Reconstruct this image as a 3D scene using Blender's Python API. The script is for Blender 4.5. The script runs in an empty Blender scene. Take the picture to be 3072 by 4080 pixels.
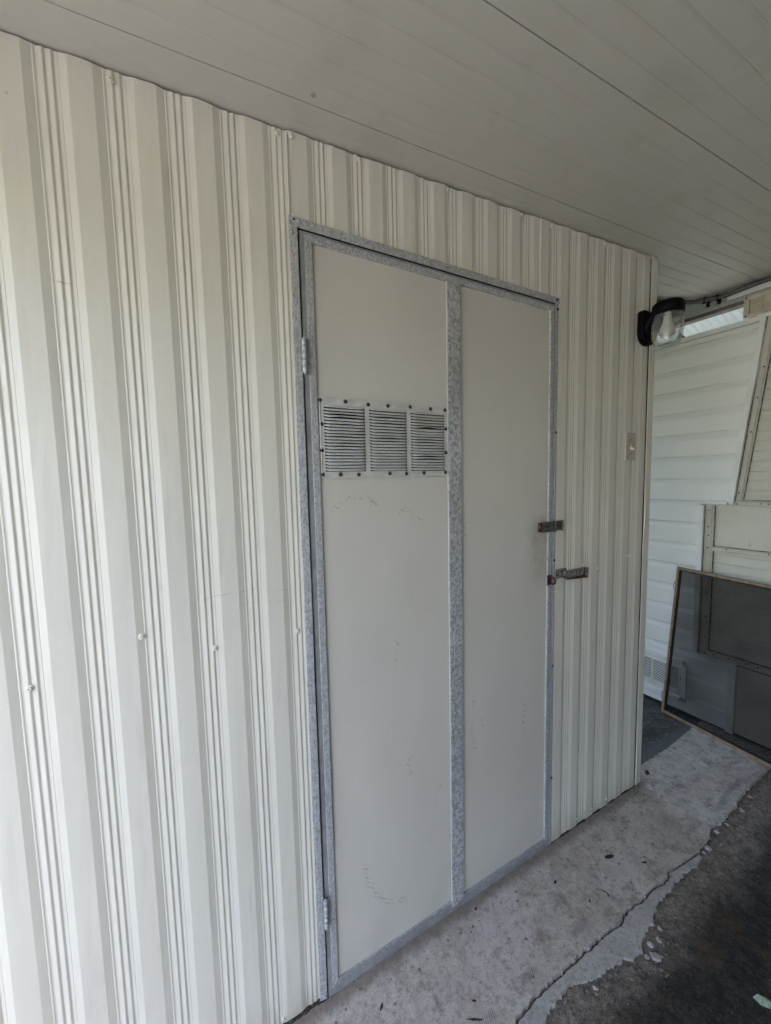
import bpy, math, random
from mathutils import Vector, Matrix
from mathutils import noise as mnoise
random.seed(7)
R = math.radians
scene = bpy.context.scene

# ------------------------------------------------------------------ camera
cam_d = bpy.data.cameras.new('camera'); cam = bpy.data.objects.new('camera', cam_d)
scene.collection.objects.link(cam); scene.camera = cam
CAM = Vector((-0.2697, -0.9474, 1.4638))
right = Vector((0.8782, -0.4778, -0.0224)).normalized()
fwd = Vector((0.4747, 0.8763, -0.0824)).normalized()
up = right.cross(fwd).normalized(); right = fwd.cross(up).normalized()
cam.matrix_world = Matrix(((right.x, up.x, -fwd.x, CAM.x), (right.y, up.y, -fwd.y, CAM.y),
                           (right.z, up.z, -fwd.z, CAM.z), (0, 0, 0, 1)))
cam_d.sensor_fit = 'HORIZONTAL'; cam_d.sensor_width = 36.0
cam_d.lens = 1538.64 / 3072 * 36
scene.cycles.caustics_reflective = False; scene.cycles.caustics_refractive = False
cam_d.clip_start = 0.02; cam_d.clip_end = 500

# ------------------------------------------------------------------ world, sun, exposure
SUN_EL, SUN_AZ = 58.0, 163.0            # azimuth: direction the sun stands in, from +Y towards +X
world = bpy.data.worlds.new('World'); scene.world = world; world.use_nodes = True
wn = world.node_tree.nodes; wl = world.node_tree.links; wn.clear()
sky = wn.new('ShaderNodeTexSky'); sky.sky_type = 'NISHITA'; sky.sun_disc = False
sky.sun_elevation = R(SUN_EL); sky.sun_rotation = R(SUN_AZ)
sky.air_density = 1.0; sky.dust_density = 4.5; sky.ozone_density = 1.0
bg = wn.new('ShaderNodeBackground'); bg.inputs['Strength'].default_value = 0.15
wo = wn.new('ShaderNodeOutputWorld')
wl.new(sky.outputs[0], bg.inputs[0]); wl.new(bg.outputs[0], wo.inputs[0])
sd = bpy.data.lights.new('sun', 'SUN'); sd.energy = 2.6; sd.angle = R(0.53); sd.color = (1.0, 0.965, 0.91)
sun = bpy.data.objects.new('sun', sd); scene.collection.objects.link(sun)
to_sun = Vector((math.sin(R(SUN_AZ)) * math.cos(R(SUN_EL)), math.cos(R(SUN_AZ)) * math.cos(R(SUN_EL)), math.sin(R(SUN_EL))))
sun.rotation_euler = to_sun.to_track_quat('Z', 'Y').to_euler(); sun.location = (0, 0, 12)
vs = scene.view_settings
vs.view_transform = 'Standard'; vs.look = 'None'; vs.gamma = 1.0; vs.exposure = 3.24; vs.use_curve_mapping = False

# ------------------------------------------------------------------ node helpers
def new_mat(name):
    m = bpy.data.materials.new(name); m.use_nodes = True
    nt = m.node_tree; b = nt.nodes['Principled BSDF']
    return m, nt, b
def col(c): return (c[0], c[1], c[2], 1.0)
class N:
    """tiny node-graph helper"""
    def __init__(s, nt):
        s.nt = nt; s.geo = None
    def pos(s):
        if not s.geo: s.geo = s.nt.nodes.new('ShaderNodeNewGeometry')
        return s.geo.outputs['Position']
    def mapping(s, v, scale=(1, 1, 1), rot=(0, 0, 0), loc=(0, 0, 0)):
        n = s.nt.nodes.new('ShaderNodeMapping'); n.inputs['Scale'].default_value = scale
        n.inputs['Rotation'].default_value = rot; n.inputs['Location'].default_value = loc
        s.nt.links.new(v, n.inputs['Vector']); return n.outputs[0]
    def noise(s, v, scale, detail=4, rough=.55, dist=0, lac=2.0):
        n = s.nt.nodes.new('ShaderNodeTexNoise'); n.inputs['Scale'].default_value = scale
        n.inputs['Detail'].default_value = detail; n.inputs['Roughness'].default_value = rough
        n.inputs['Distortion'].default_value = dist
        s.nt.links.new(v, n.inputs['Vector']); return n.outputs['Fac']
    def voro(s, v, scale, feat='F1', out='Distance', rnd=1.0):
        n = s.nt.nodes.new('ShaderNodeTexVoronoi'); n.feature = feat; n.inputs['Scale'].default_value = scale
        n.inputs['Randomness'].default_value = rnd
        s.nt.links.new(v, n.inputs['Vector']); return n.outputs[out]
    def math(s, op, a, b=None, c=None, clamp=False):
        n = s.nt.nodes.new('ShaderNodeMath'); n.operation = op; n.use_clamp = clamp
        for i, x in enumerate((a, b, c)):
            if x is None: continue
            if isinstance(x, (int, float)): n.inputs[i].default_value = x
            else: s.nt.links.new(x, n.inputs[i])
        return n.outputs[0]
    def ramp(s, f, a, b, lo=0.0, hi=1.0):
        n = s.nt.nodes.new('ShaderNodeMapRange'); n.interpolation_type = 'SMOOTHSTEP'
        n.inputs[1].default_value = a; n.inputs[2].default_value = b
        n.inputs[3].default_value = lo; n.inputs[4].default_value = hi
        s.nt.links.new(f, n.inputs[0]); return n.outputs[0]
    def mix(s, f, a, b, mode='MIX'):
        n = s.nt.nodes.new('ShaderNodeMix'); n.data_type = 'RGBA'; n.blend_type = mode
        if isinstance(f, (int, float)): n.inputs[0].default_value = f
        else: s.nt.links.new(f, n.inputs[0])
        for i, x in ((6, a), (7, b)):
            if isinstance(x, tuple): n.inputs[i].default_value = col(x)
            else: s.nt.links.new(x, n.inputs[i])
        return n.outputs[2]
    def xyz(s, v):
        n = s.nt.nodes.new('ShaderNodeSeparateXYZ'); s.nt.links.new(v, n.inputs[0]); return n.outputs
    def bump(s, h, strength, dist, b, prev=None):
        n = s.nt.nodes.new('ShaderNodeBump'); n.inputs['Strength'].default_value = strength
        n.inputs['Distance'].default_value = dist; s.nt.links.new(h, n.inputs['Height'])
        if prev is not None: s.nt.links.new(prev, n.inputs['Normal'])
        s.nt.links.new(n.outputs[0], b.inputs['Normal']); return n.outputs[0]
    def link(s, a, b): s.nt.links.new(a, b)

def plain(name, c, rough=.5, metal=0.0, var=.12, scale=14, bump=0.0, bscale=60):
    m, nt, b = new_mat(name); g = N(nt)
    n1 = g.noise(g.pos(), scale, 5, .6)
    c2 = tuple(max(0, x * (1 - var * 1.6)) for x in c); c3 = tuple(min(1, x * (1 + var * .6)) for x in c)
    g.link(g.mix(g.ramp(n1, .3, .7), c2, c3), b.inputs['Base Color'])
    b.inputs['Roughness'].default_value = rough; b.inputs['Metallic'].default_value = metal
    if bump: g.bump(g.noise(g.pos(), bscale, 4, .6), bump, .002, b)
    return m

# ------------------------------------------------------------------ materials
def mat_painted_metal(name, base, dirt=.25, streak='z', seed=0.0):
    m, nt, b = new_mat(name); g = N(nt); p = g.pos()
    sc = {'z': (1, 1, .035), 'x': (.035, 1, 1)}[streak]
    big = g.noise(g.mapping(p, (1, 1, 1), loc=(seed, 0, 0)), 2.2, 4, .6)
    brush = g.noise(g.mapping(p, sc, loc=(seed, 3, 0)), 260, 4, .65)
    mid = g.noise(g.mapping(p, (1, 1, .5) if streak == 'z' else (.5, 1, 1)), 9, 6, .65, .4)
    c = g.mix(g.ramp(big, .3, .72), tuple(x * .955 for x in base), base)
    warm = tuple(a * k for a, k in zip(base, (.95, .915, .84)))
    c = g.mix(g.ramp(mid, .50, .80, 0, .55), c, warm)
    spots = g.noise(p, 42, 5, .7)
    c = g.mix(g.ramp(spots, .715, .76, 0, dirt), c, tuple(x * .38 for x in base))
    fleck = g.voro(p, 17, 'F1')
    c = g.mix(g.math('MULTIPLY', g.ramp(fleck, .055, .028, 0, .75), g.ramp(big, .55, .6)), c, tuple(x * .3 for x in base))
    g.link(c, b.inputs['Base Color'])
    g.link(g.ramp(mid, .3, .8, .36, .55), b.inputs['Roughness'])
    n = g.bump(brush, .14, .0006, b)
    g.bump(g.noise(p, 55, 4, .6), .10, .0015, b, n)
    return m
M = {}
M['wall'] = mat_painted_metal('cream_wall_paint', (.755, .722, .632))
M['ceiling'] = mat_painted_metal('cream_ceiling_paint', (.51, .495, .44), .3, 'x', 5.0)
_nt = M['ceiling'].node_tree; _g = N(_nt); _b = _nt.nodes['Principled BSDF']; _src = _b.inputs['Base Color'].links[0].from_socket
_x, _y, _z = _g.xyz(_g.pos()); _d = _g.math('SQRT', _g.math('ADD', _g.math('POWER', _g.math('SUBTRACT', _x, .037), 2), _g.math('POWER', _g.math('SUBTRACT', _y, -.101), 2)))
_bl = _g.noise(_g.pos(), 5.5, 6, .65, .3); _c = _g.mix(_g.ramp(_bl, .48, .74, 0, .5), _src, (.40, .375, .315))
_nt.links.new(_g.mix(_g.ramp(_d, .0075, .0035, 0, .55), _c, (.16, .115, .075)), _b.inputs['Base Color'])
_nt = M['wall'].node_tree; _g = N(_nt); _b = _nt.nodes['Principled BSDF']; _src = _b.inputs['Base Color'].links[0].from_socket
_p = _g.pos(); _x, _y, _z = _g.xyz(_p); _n = _g.noise(_p, 7, 3, .6); _m = _g.noise(_g.mapping(_p, (1, 1, .4)), 26, 6, .72); _c = _src
for (_zc, _xa, _xb, _st) in ((1.203, -.30, -.01, .28), (1.172, -.16, .0, .2), (1.66, -.50, -.30, .12), (1.845, -.46, -.40, .8), (.77, 1.05, 1.30, .35)):
    _d = _g.math('ABSOLUTE', _g.math('SUBTRACT', _g.math('ADD', _z, _g.math('MULTIPLY', _n, .05)), _zc + .025))
    _k = _g.math('MULTIPLY', _g.ramp(_d, .0024, .0006), _g.math('MULTIPLY', _g.ramp(_x, _xa, _xa + .04), _g.ramp(_x, _xb, _xb - .04)))
    _c = _g.mix(_g.math('MULTIPLY', _g.math('MULTIPLY', _k, _g.ramp(_m, .42, .60)), _st), _c, (.25, .23, .20))
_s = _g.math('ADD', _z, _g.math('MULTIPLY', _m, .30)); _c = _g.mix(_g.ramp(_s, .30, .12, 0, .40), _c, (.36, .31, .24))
_w = _g.noise(_g.mapping(_p, (1, 1, .12)), 34, 6, .72); _c = _g.mix(_g.ramp(_w, .54, .70, 0, .22), _c, (.46, .42, .34))
_nt.links.new(_c, _b.inputs['Base Color'])
M['caulk'] = plain('paint_lumps', (.62, .59, .5), .6, 0, .3, 60)

def mat_galv(name, vert=True, tone=1.0, cell=230, con=1.0):
    m, nt, b = new_mat(name); g = N(nt); p = g.pos()
    v1 = g.voro(g.mapping(p, (1, 1, .7)), cell, 'F1', 'Color')
    gx = g.xyz(v1)[0]
    n1 = g.noise(p, cell * 1.3, 5, .7, 1.2)
    f = g.math('ADD', g.math('MULTIPLY', gx, .45), g.math('MULTIPLY', n1, .75))
    c = g.mix(g.ramp(f, .34, .82), tuple(x * tone * (1 - .28 * (con - 1)) for x in (.34, .345, .35)), tuple(x * tone * (1 + .16 * (con - 1)) for x in (.56, .57, .575)))
    big = g.noise(p, 5, 5, .6)
    c = g.mix(g.ramp(big, .45, .75, 0, .4), c, tuple(x * tone for x in (.34, .34, .335)))
    rag = g.noise(g.mapping(p, (1, 1, .15)), 30, 4, .6)
    c = g.mix(g.ramp(rag, .66, .74, 0, .6), c, (.52, .49, .41))
    g.link(c, b.inputs['Base Color'])
    b.inputs['Metallic'].default_value = .15
    g.link(g.ramp(f, .3, .8, .42, .62), b.inputs['Roughness'])
    g.bump(f, .12, .0006, b)
    return m
M['galv'] = mat_galv('galvanised_steel')
M['zinc'] = plain('dull_zinc_sheet', (.36, .365, .37), .45, .15, .14, 22)
M['galv_fine'] = mat_galv('galvanised_steel_dull', tone=.78, cell=300)
M['galv_bar'] = mat_galv('galvanised_steel_spangled', tone=1.0, cell=170, con=1.6)

# door skin: almond sheet with scuffs that follow the arc of a dragged hasp
def mat_door():
    m, nt, b = new_mat('almond_door_skin'); g = N(nt); p = g.pos(); x, y, z = g.xyz(p)
    base = (.69, .655, .585)
    big = g.noise(p, 1.6, 4, .6)
    c = g.mix(g.ramp(big, .3, .7), tuple(v * .94 for v in base), base)
    lowd = g.math('ADD', z, g.math('MULTIPLY', g.noise(p, 7, 5, .65), .35)); c = g.mix(g.ramp(lowd, .42, .14, 0, .22), c, (.42, .38, .32))
    fine = g.noise(p, 130, 3, .6)
    c = g.mix(g.ramp(fine, .35, .7, 0, .10), c, tuple(v * .8 for v in base))
    total = None
    # (cx, cz, radius, half width, angle from, angle to (deg), hatch frequency, strength)
    arcs = [(.155, 1.335, .085, .006, 20, 150, 260, .8), (.30, 1.30, .075, .006, 10, 120, 300, .7), (.335, .345, .185, .007, 172, 262, 330, .95),
            (.37, .60, .07, .007, 150, 215, 260, .9), (.45, .44, .05, .004, 110, 200, 240, .8), (.565, .95, .30, .004, 165, 190, 160, .7),
            (.65, .62, .10, .008, 150, 230, 300, .6), (.52, .60, .28, .005, -18, 12, 220, .75), (.79, .78, .24, .005, 190, 222, 200, .55),
            (.70, 1.30, .17, .005, 168, 196, 230, .6), (.85, 1.225, .04, .004, 280, 350, 300, .7), (.25, .19, .20, .0025, 205, 245, 90, .5)]
    hn = g.noise(g.mapping(p, (1, 1, 1)), 46, 3, .7)
    wob = g.noise(p, 16, 4, .7); wob2 = g.noise(g.mapping(p, loc=(7, 3, 1)), 16, 4, .7)
    xw = g.math('ADD', x, g.math('MULTIPLY', g.math('SUBTRACT', wob, .5), .05)); zw = g.math('ADD', z, g.math('MULTIPLY', g.math('SUBTRACT', wob2, .5), .05))
    for (cx, cz, r, w, a0, a1, hf, st) in arcs:
        dx = g.math('SUBTRACT', xw, cx); dz = g.math('SUBTRACT', zw, cz)
        d = g.math('SQRT', g.math('ADD', g.math('MULTIPLY', dx, dx), g.math('MULTIPLY', dz, dz)))
        ring = g.ramp(g.math('ABSOLUTE', g.math('SUBTRACT', d, r)), w * 1.7, w * .5)
        mid = R((a0 + a1) / 2); half = R((a1 - a0) / 2)
        dot = g.math('DIVIDE', g.math('ADD', g.math('MULTIPLY', dx, math.cos(mid)), g.math('MULTIPLY', dz, math.sin(mid))), g.math('MAXIMUM', d, .001))
        seg = g.ramp(dot, math.cos(half), math.cos(half * .7))
        h = g.math('SINE', g.math('ADD', g.math('MULTIPLY', g.math('ADD', x, g.math('MULTIPLY', z, 1.35)), hf), g.math('MULTIPLY', hn, 14.0)))
        k = g.math('MULTIPLY', g.math('MULTIPLY', ring, seg), g.math('MULTIPLY', g.ramp(h, -.1, .5), g.ramp(hn, .40, .56)))
        k = g.math('MULTIPLY', k, st)
        total = k if total is None else g.math('MAXIMUM', total, k)
    c = g.mix(g.math('MULTIPLY', total, .75), c, (.36, .345, .315))
    stain = g.noise(g.mapping(p, (1, 1, .6)), 14, 5, .65)
    near = g.math('MULTIPLY', g.ramp(g.math('ABSOLUTE', g.math('SUBTRACT', x, .885)), .11, .01), g.ramp(g.math('ABSOLUTE', g.math('SUBTRACT', z, 1.24)), .22, .03))
    c = g.mix(g.math('MULTIPLY', near, g.ramp(stain, .35, .7, .12, .75)), c, (.34, .28, .20))
    sp = g.noise(p, 70, 4, .7)
    c = g.mix(g.ramp(sp, .735, .77, 0, .4), c, (.2, .19, .17))
    g.link(c, b.inputs['Base Color'])
    b.inputs['Roughness'].default_value = .42
    n = g.bump(g.noise(p, 320, 3, .6), .05, .0004, b)
    g.bump(g.noise(p, 3.0, 2, .5), .35, .006, b, n)
    return m
M['door'] = mat_door()
M['vent'] = plain('white_aluminium_vent', (.66, .655, .625), .5, .1, .10, 40)
def mat_louver():
    m, nt, b = new_mat('dusty_louvre_aluminium'); g = N(nt); p = g.pos()
    n = g.noise(p, 160, 5, .7); n2 = g.noise(p, 18, 4, .6)
    c = g.mix(g.ramp(n, .3, .7), (.56, .55, .525), (.70, .69, .665)); c = g.mix(g.ramp(n2, .35, .75, 0, .45), c, (.48, .465, .43))
    g.link(c, b.inputs['Base Color']); b.inputs['Roughness'].default_value = .6
    return m
M['louver'] = mat_louver()
M['dark_screw'] = plain('dark_screw_steel', (.07, .075, .072), .45, .5, .3, 300)
M['black_screw'] = plain('black_screw', (.012, .012, .012), .6, 0, .3, 200)
M['zinc_screw'] = plain('zinc_screw', (.42, .42, .40), .4, .5, .25, 300)
M['hinge'] = plain('zinc_hinge', (.50, .52, .525), .5, .15, .3, 160, .3, 200)
def mat_rusty(name, base, rust, amt, metal=.4):
    m, nt, b = new_mat(name); g = N(nt); p = g.pos()
    n = g.noise(p, 75, 6, .7, .6); n2 = g.noise(p, 400, 3, .6)
    f = g.ramp(n, .60 - amt * .35, .72 - amt * .2)
    c = g.mix(f, g.mix(g.ramp(n2, .3, .7), tuple(v * .7 for v in base), base), g.mix(g.ramp(n2, .3, .7), tuple(v * .5 for v in rust), rust))
    g.link(c, b.inputs['Base Color']); b.inputs['Metallic'].default_value = metal
    g.link(g.ramp(n, .4, .7, .4, .8), b.inputs['Roughness']); g.bump(n, .3, .001, b)
    return m
M['hasp'] = mat_rusty('oxidised_hasp_steel', (.12, .12, .115), (.12, .06, .03), .28)
M['hasp_light'] = mat_rusty('weathered_hasp_zinc', (.36, .34, .31), (.11, .045, .025), .36)
M['rust'] = mat_rusty('heavy_rust', (.085, .035, .025), (.035, .014, .012), .6, .1)
M['rustband'] = mat_rusty('rust_edge', (.10, .035, .022), (.045, .016, .013), .6, .1)
M['black'] = plain('black_plastic', (.0022, .0022, .0024), .55, 0, .2, 40); M['black'].node_tree.nodes['Principled BSDF'].inputs['Specular IOR Level'].default_value = .12
M['plate'] = plain('aged_switch_plate', (.54, .49, .41), .4, 0, .12, 30)
M['toggle'] = plain('ivory_toggle', (.66, .63, .56), .35, 0, .1, 80)
def mat_glass():
    m, nt, b = new_mat('ribbed_clear_glass'); nt.nodes.remove(b); out = nt.nodes['Material Output']; new = nt.nodes.new; L = nt.links.new
    tr = new('ShaderNodeBsdfTransparent'); tr.inputs[0].default_value = (.95, .96, .955, 1)
    gl = new('ShaderNodeBsdfGlossy'); gl.inputs['Roughness'].default_value = .12; gl.inputs[0].default_value = (.95, .96, .96, 1)
    df = new('ShaderNodeBsdfDiffuse'); df.inputs[0].default_value = (.78, .79, .77, 1); tl = new('ShaderNodeBsdfTranslucent'); tl.inputs[0].default_value = (.82, .83, .81, 1)
    body = new('ShaderNodeMixShader'); body.inputs[0].default_value = .5; L(df.outputs[0], body.inputs[1]); L(tl.outputs[0], body.inputs[2])
    lw = new('ShaderNodeLayerWeight'); lw.inputs[0].default_value = .35; mr = new('ShaderNodeMapRange'); mr.inputs[1].default_value = .15; mr.inputs[2].default_value = .95; mr.inputs[3].default_value = .10; mr.inputs[4].default_value = .62
    L(lw.outputs['Facing'], mr.inputs[0]); m1 = new('ShaderNodeMixShader'); L(mr.outputs[0], m1.inputs[0]); L(tr.outputs[0], m1.inputs[1]); L(body.outputs[0], m1.inputs[2])
    m2 = new('ShaderNodeMixShader'); m2.inputs[0].default_value = .06; L(m1.outputs[0], m2.inputs[1]); L(gl.outputs[0], m2.inputs[2]); L(m2.outputs[0], out.inputs[0])
    return m
M['glass'] = mat_glass()
M['bulb'] = plain('frosted_bulb', (.70, .68, .64), .35, 0, .06, 60)
def mat_siding():
    m, nt, b = new_mat('white_vinyl_siding'); g = N(nt); p = g.pos()
    n = g.noise(g.mapping(p, (1, .12, 1)), 90, 4, .6); big = g.noise(p, 3, 5, .6)
    base = (.80, .785, .755)
    c = g.mix(g.ramp(big, .35, .75, 0, .5), base, tuple(v * .9 for v in base))
    sp = g.noise(p, 38, 5, .7); c = g.mix(g.ramp(sp, .70, .75, 0, .35), c, (.4, .38, .33))
    g.link(c, b.inputs['Base Color']); b.inputs['Roughness'].default_value = .5
    g.bump(n, .15, .0008, b)
    return m
M['siding'] = mat_siding()
M['vinyl_trim'] = plain('white_vinyl_trim', (.80, .785, .755), .42, 0, .05, 9)
def mat_cream_alu():
    m, nt, b = new_mat('grimy_cream_aluminium'); g = N(nt); p = g.pos()
    base = (.635, .615, .53)
    big = g.noise(g.mapping(p, (1, .5, 1)), 7, 6, .65); c = g.mix(g.ramp(big, .45, .8, 0, .6), base, (.47, .44, .36))
    st = g.noise(g.mapping(p, (1, 1, .25)), 55, 5, .7); c = g.mix(g.ramp(st, .62, .78, 0, .6), c, (.22, .185, .14))
    g.link(c, b.inputs['Base Color']); b.inputs['Roughness'].default_value = .5
    g.bump(g.noise(g.mapping(p, (1, .3, 1)), 22, 4, .6), .3, .004, b)
    return m
M['cream'] = mat_cream_alu()
def mat_grime():
    m, nt, b = new_mat('dark_grime_sealant'); g = N(nt); p = g.pos()
    n = g.noise(p, 60, 6, .7); c = g.mix(g.ramp(n, .4, .66), (.045, .038, .032), (.36, .33, .27))
    g.link(c, b.inputs['Base Color']); b.inputs['Roughness'].default_value = .8; g.bump(n, .6, .003, b)
    return m
M['grime'] = mat_grime()
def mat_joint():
    m, nt, b = new_mat('dirty_joint_and_trim_shade'); g = N(nt); p = g.pos()
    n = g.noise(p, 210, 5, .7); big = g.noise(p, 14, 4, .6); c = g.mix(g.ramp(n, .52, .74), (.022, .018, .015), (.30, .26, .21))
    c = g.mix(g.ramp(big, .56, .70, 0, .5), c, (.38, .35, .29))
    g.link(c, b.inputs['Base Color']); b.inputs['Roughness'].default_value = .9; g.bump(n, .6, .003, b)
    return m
M['joint'] = mat_joint()
M['tan'] = plain('tan_plastic_vent', (.56, .49, .37), .5, 0, .15, 30)
M['brown_screw'] = plain('rusty_brown_screw', (.06, .028, .02), .7, .1, .4, 200)
M['vent_metal'] = plain('cream_metal_grille', (.66, .64, .57), .5, .1, .08, 30)
M['conduit'] = plain('grey_flexible_conduit', (.115, .11, .118), .5, .3, .2, 80)
M['wood'] = plain('tan_screen_frame', (.30, .205, .115), .55, 0, .25, 40, .2, 200)
M['lip'] = plain('weathered_brown_trim', (.12, .10, .085), .7, 0, .25, 30)
M['rubber'] = plain('black_spline', (.008, .008, .009), .7, 0, .2, 60)
def mat_mesh():
    m, nt, b = new_mat('dark_window_screen'); g = N(nt)
    for n in list(nt.nodes): nt.nodes.remove(n)
    out = nt.nodes.new('ShaderNodeOutputMaterial'); mx = nt.nodes.new('ShaderNodeMixShader'); tr = nt.nodes.new('ShaderNodeBsdfTransparent')
    df = nt.nodes.new('ShaderNodeBsdfDiffuse'); df.inputs[0].default_value = (.018, .0178, .018, 1)
    p = g.pos(); big = g.noise(p, 6, 4, .6)
    g.link(g.ramp(big, .35, .75, .44, .54), mx.inputs[0]); tr.inputs[0].default_value = (.66, .65, .64, 1)
    g.link(tr.outputs[0], mx.inputs[1]); g.link(df.outputs[0], mx.inputs[2]); g.link(mx.outputs[0], out.inputs[0])
    return m
M['mesh'] = mat_mesh()

def grit(g, p, c, lightc, darkc, k=1.0):
    """aggregate: pale and dark grains of two sizes over colour c"""
    n1 = g.noise(p, 75, 6, .82); n2 = g.noise(g.mapping(p, (1, 1, 1), loc=(2, 5, 0)), 240, 4, .75)
    c = g.mix(g.ramp(n1, .49, .38, 0, .85 * k), c, darkc); c = g.mix(g.ramp(n1, .54, .64, 0, .65 * k), c, lightc)
    c = g.mix(g.ramp(n2, .46, .36, 0, .6 * k), c, darkc); c = g.mix(g.ramp(n2, .57, .66, 0, .7 * k), c, lightc)
    return c, n1
def mat_concrete(name, dark=False):
    m, nt, b = new_mat(name); g = N(nt); p = g.pos(); x, y, z = g.xyz(p)
    big = g.noise(p, 2.6, 5, .6); mid = g.noise(p, 13, 8, .72, .2)
    c = g.mix(g.ramp(mid, .32, .70), (.36, .31, .265), (.52, .465, .41))
    c = g.mix(g.ramp(big, .44, .70, 0, .5), c, (.55, .52, .485))
    st = g.noise(p, 6.5, 7, .7, .4); c = g.mix(g.ramp(st, .52, .72, 0, .65), c, (.27, .215, .17))
    st2 = g.noise(g.mapping(p, loc=(4, 2, 0)), 17, 7, .75, .3); c = g.mix(g.ramp(st2, .50, .66, 0, .7), c, (.22, .18, .145))
    # scuffs, dirt and chalky smears on the worn end towards the trailer
    far = g.ramp(x, 1.32, 1.72); sm = g.noise(g.mapping(p, (1.2, 2.2, 1), (0, 0, .6)), 6.5, 9, .76, .5)
    c = g.mix(g.math('MULTIPLY', far, g.ramp(sm, .50, .66, 0, .70)), c, (.15, .125, .105))
    sm2 = g.noise(g.mapping(p, (1.6, 1.1, 1), (0, 0, -.4)), 6, 9, .76, .3)
    c = g.mix(g.math('MULTIPLY', far, g.ramp(sm2, .52, .66, 0, .6)), c, (.62, .60, .57))
    c, n1 = grit(g, p, c, (.60, .56, .50), (.13, .11, .092), .6)
    d1 = g.voro(g.mapping(p, (1, 1, 1)), 9, 'F1'); c = g.mix(g.math('MULTIPLY', g.ramp(g.math('ADD', d1, g.math('MULTIPLY', n1, .06)), .105, .075, 0, .85), g.ramp(mid, .48, .56)), c, (.07, .05, .04))
    d2 = g.voro(g.mapping(p, (1, 1, 1), loc=(3, 1, 0)), 30, 'F1'); c = g.mix(g.math('MULTIPLY', g.ramp(d2, .17, .09, 0, .7), g.ramp(big, .47, .53)), c, (.08, .07, .06))
    # scraped tread marks in a broken row parallel to the edge
    hb = g.math('ADD', y, g.math('MULTIPLY', g.noise(p, 4, 3, .5), .09))
    band = g.ramp(g.math('ABSOLUTE', g.math('ADD', hb, .200)), .015, .006)
    hx = g.math('SINE', g.math('ADD', g.math('MULTIPLY', g.math('SUBTRACT', x, g.math('MULTIPLY', y, .4)), 980), g.math('MULTIPLY', n1, 9)))
    patch = g.ramp(g.noise(g.mapping(p, (1, .3, 1), loc=(.3, 0, 0)), 10, 3, .6), .47, .56)
    c = g.mix(g.math('MULTIPLY', g.math('MULTIPLY', band, g.ramp(hx, -.4, .4)), g.math('MULTIPLY', patch, .7)), c, (.11, .12, .125))
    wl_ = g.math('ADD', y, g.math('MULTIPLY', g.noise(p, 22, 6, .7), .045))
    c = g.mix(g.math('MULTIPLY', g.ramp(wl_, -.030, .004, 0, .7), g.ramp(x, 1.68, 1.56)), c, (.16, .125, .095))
    g.link(c, b.inputs['Base Color']); b.inputs['Roughness'].default_value = .88
    g.bump(g.math('ADD', g.math('MULTIPLY', n1, .5), mid), .55, .005, b)
    return m
M['concrete'] = mat_concrete('smeared_concrete')
def mat_patch():
    m, nt, b = new_mat('smooth_cement_skim'); g = N(nt); p = g.pos()
    mid = g.noise(p, 18, 8, .7)
    c = g.mix(g.ramp(mid, .3, .72), (.345, .32, .29), (.48, .45, .415))
    st = g.noise(p, 9, 6, .7); c = g.mix(g.ramp(st, .54, .72, 0, .5), c, (.24, .21, .18))
    c, n1 = grit(g, p, c, (.56, .53, .48), (.14, .125, .11), .65)
    g.link(c, b.inputs['Base Color']); b.inputs['Roughness'].default_value = .85; g.bump(g.math('ADD', mid, g.math('MULTIPLY', n1, .4)), .5, .005, b)
    return m
M['skim'] = mat_patch()
def mat_floor():
    m, nt, b = new_mat('oil_stained_old_concrete'); g = N(nt); p = g.pos(); x, y, z = g.xyz(p)
    mid = g.noise(p, 24, 8, .75); big = g.noise(p, 4.2, 7, .68, .4)
    gr = g.mix(g.ramp(mid, .34, .68), (.12, .094, .074), (.29, .24, .195))
    gr, n1 = grit(g, p, gr, (.46, .41, .35), (.045, .036, .030), 1.0)
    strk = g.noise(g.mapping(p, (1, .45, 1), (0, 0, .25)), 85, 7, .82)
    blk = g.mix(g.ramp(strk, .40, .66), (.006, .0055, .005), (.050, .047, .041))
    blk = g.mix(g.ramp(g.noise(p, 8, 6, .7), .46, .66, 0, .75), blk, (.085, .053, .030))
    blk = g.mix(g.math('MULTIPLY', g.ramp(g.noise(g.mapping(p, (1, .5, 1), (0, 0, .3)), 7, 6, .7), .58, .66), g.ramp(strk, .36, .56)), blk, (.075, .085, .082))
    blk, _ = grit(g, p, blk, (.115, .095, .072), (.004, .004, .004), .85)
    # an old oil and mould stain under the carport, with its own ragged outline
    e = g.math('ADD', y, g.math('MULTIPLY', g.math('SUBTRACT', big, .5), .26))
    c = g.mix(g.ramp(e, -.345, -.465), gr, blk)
    g.link(c, b.inputs['Base Color']); g.link(g.ramp(mid, .3, .7, .75, .95), b.inputs['Roughness'])
    g.bump(g.math('ADD', mid, g.math('MULTIPLY', n1, .9)), .8, .007, b)
    return m
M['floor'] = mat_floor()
def mat_painted_floor():
    m, nt, b = new_mat('dark_speckled_painted_floor'); g = N(nt); p = g.pos(); x, y, z = g.xyz(p)
    fl = g.noise(g.mapping(p, (1.6, .6, 1), (0, 0, .4)), 95, 5, .8, .5); mid = g.noise(p, 8, 6, .7)
    c = g.mix(g.ramp(mid, .35, .7), (.030, .028, .026), (.062, .058, .053))
    c = g.mix(g.math('MULTIPLY', g.ramp(fl, .545, .64), g.ramp(mid, .36, .54)), c, (.34, .33, .30))
    c = g.mix(g.ramp(y, .125, .085), c, (.095, .095, .096))
    g.link(c, b.inputs['Base Color']); b.inputs['Roughness'].default_value = .7; g.bump(fl, .3, .003, b)
    return m
M['painted'] = mat_painted_floor()
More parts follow.
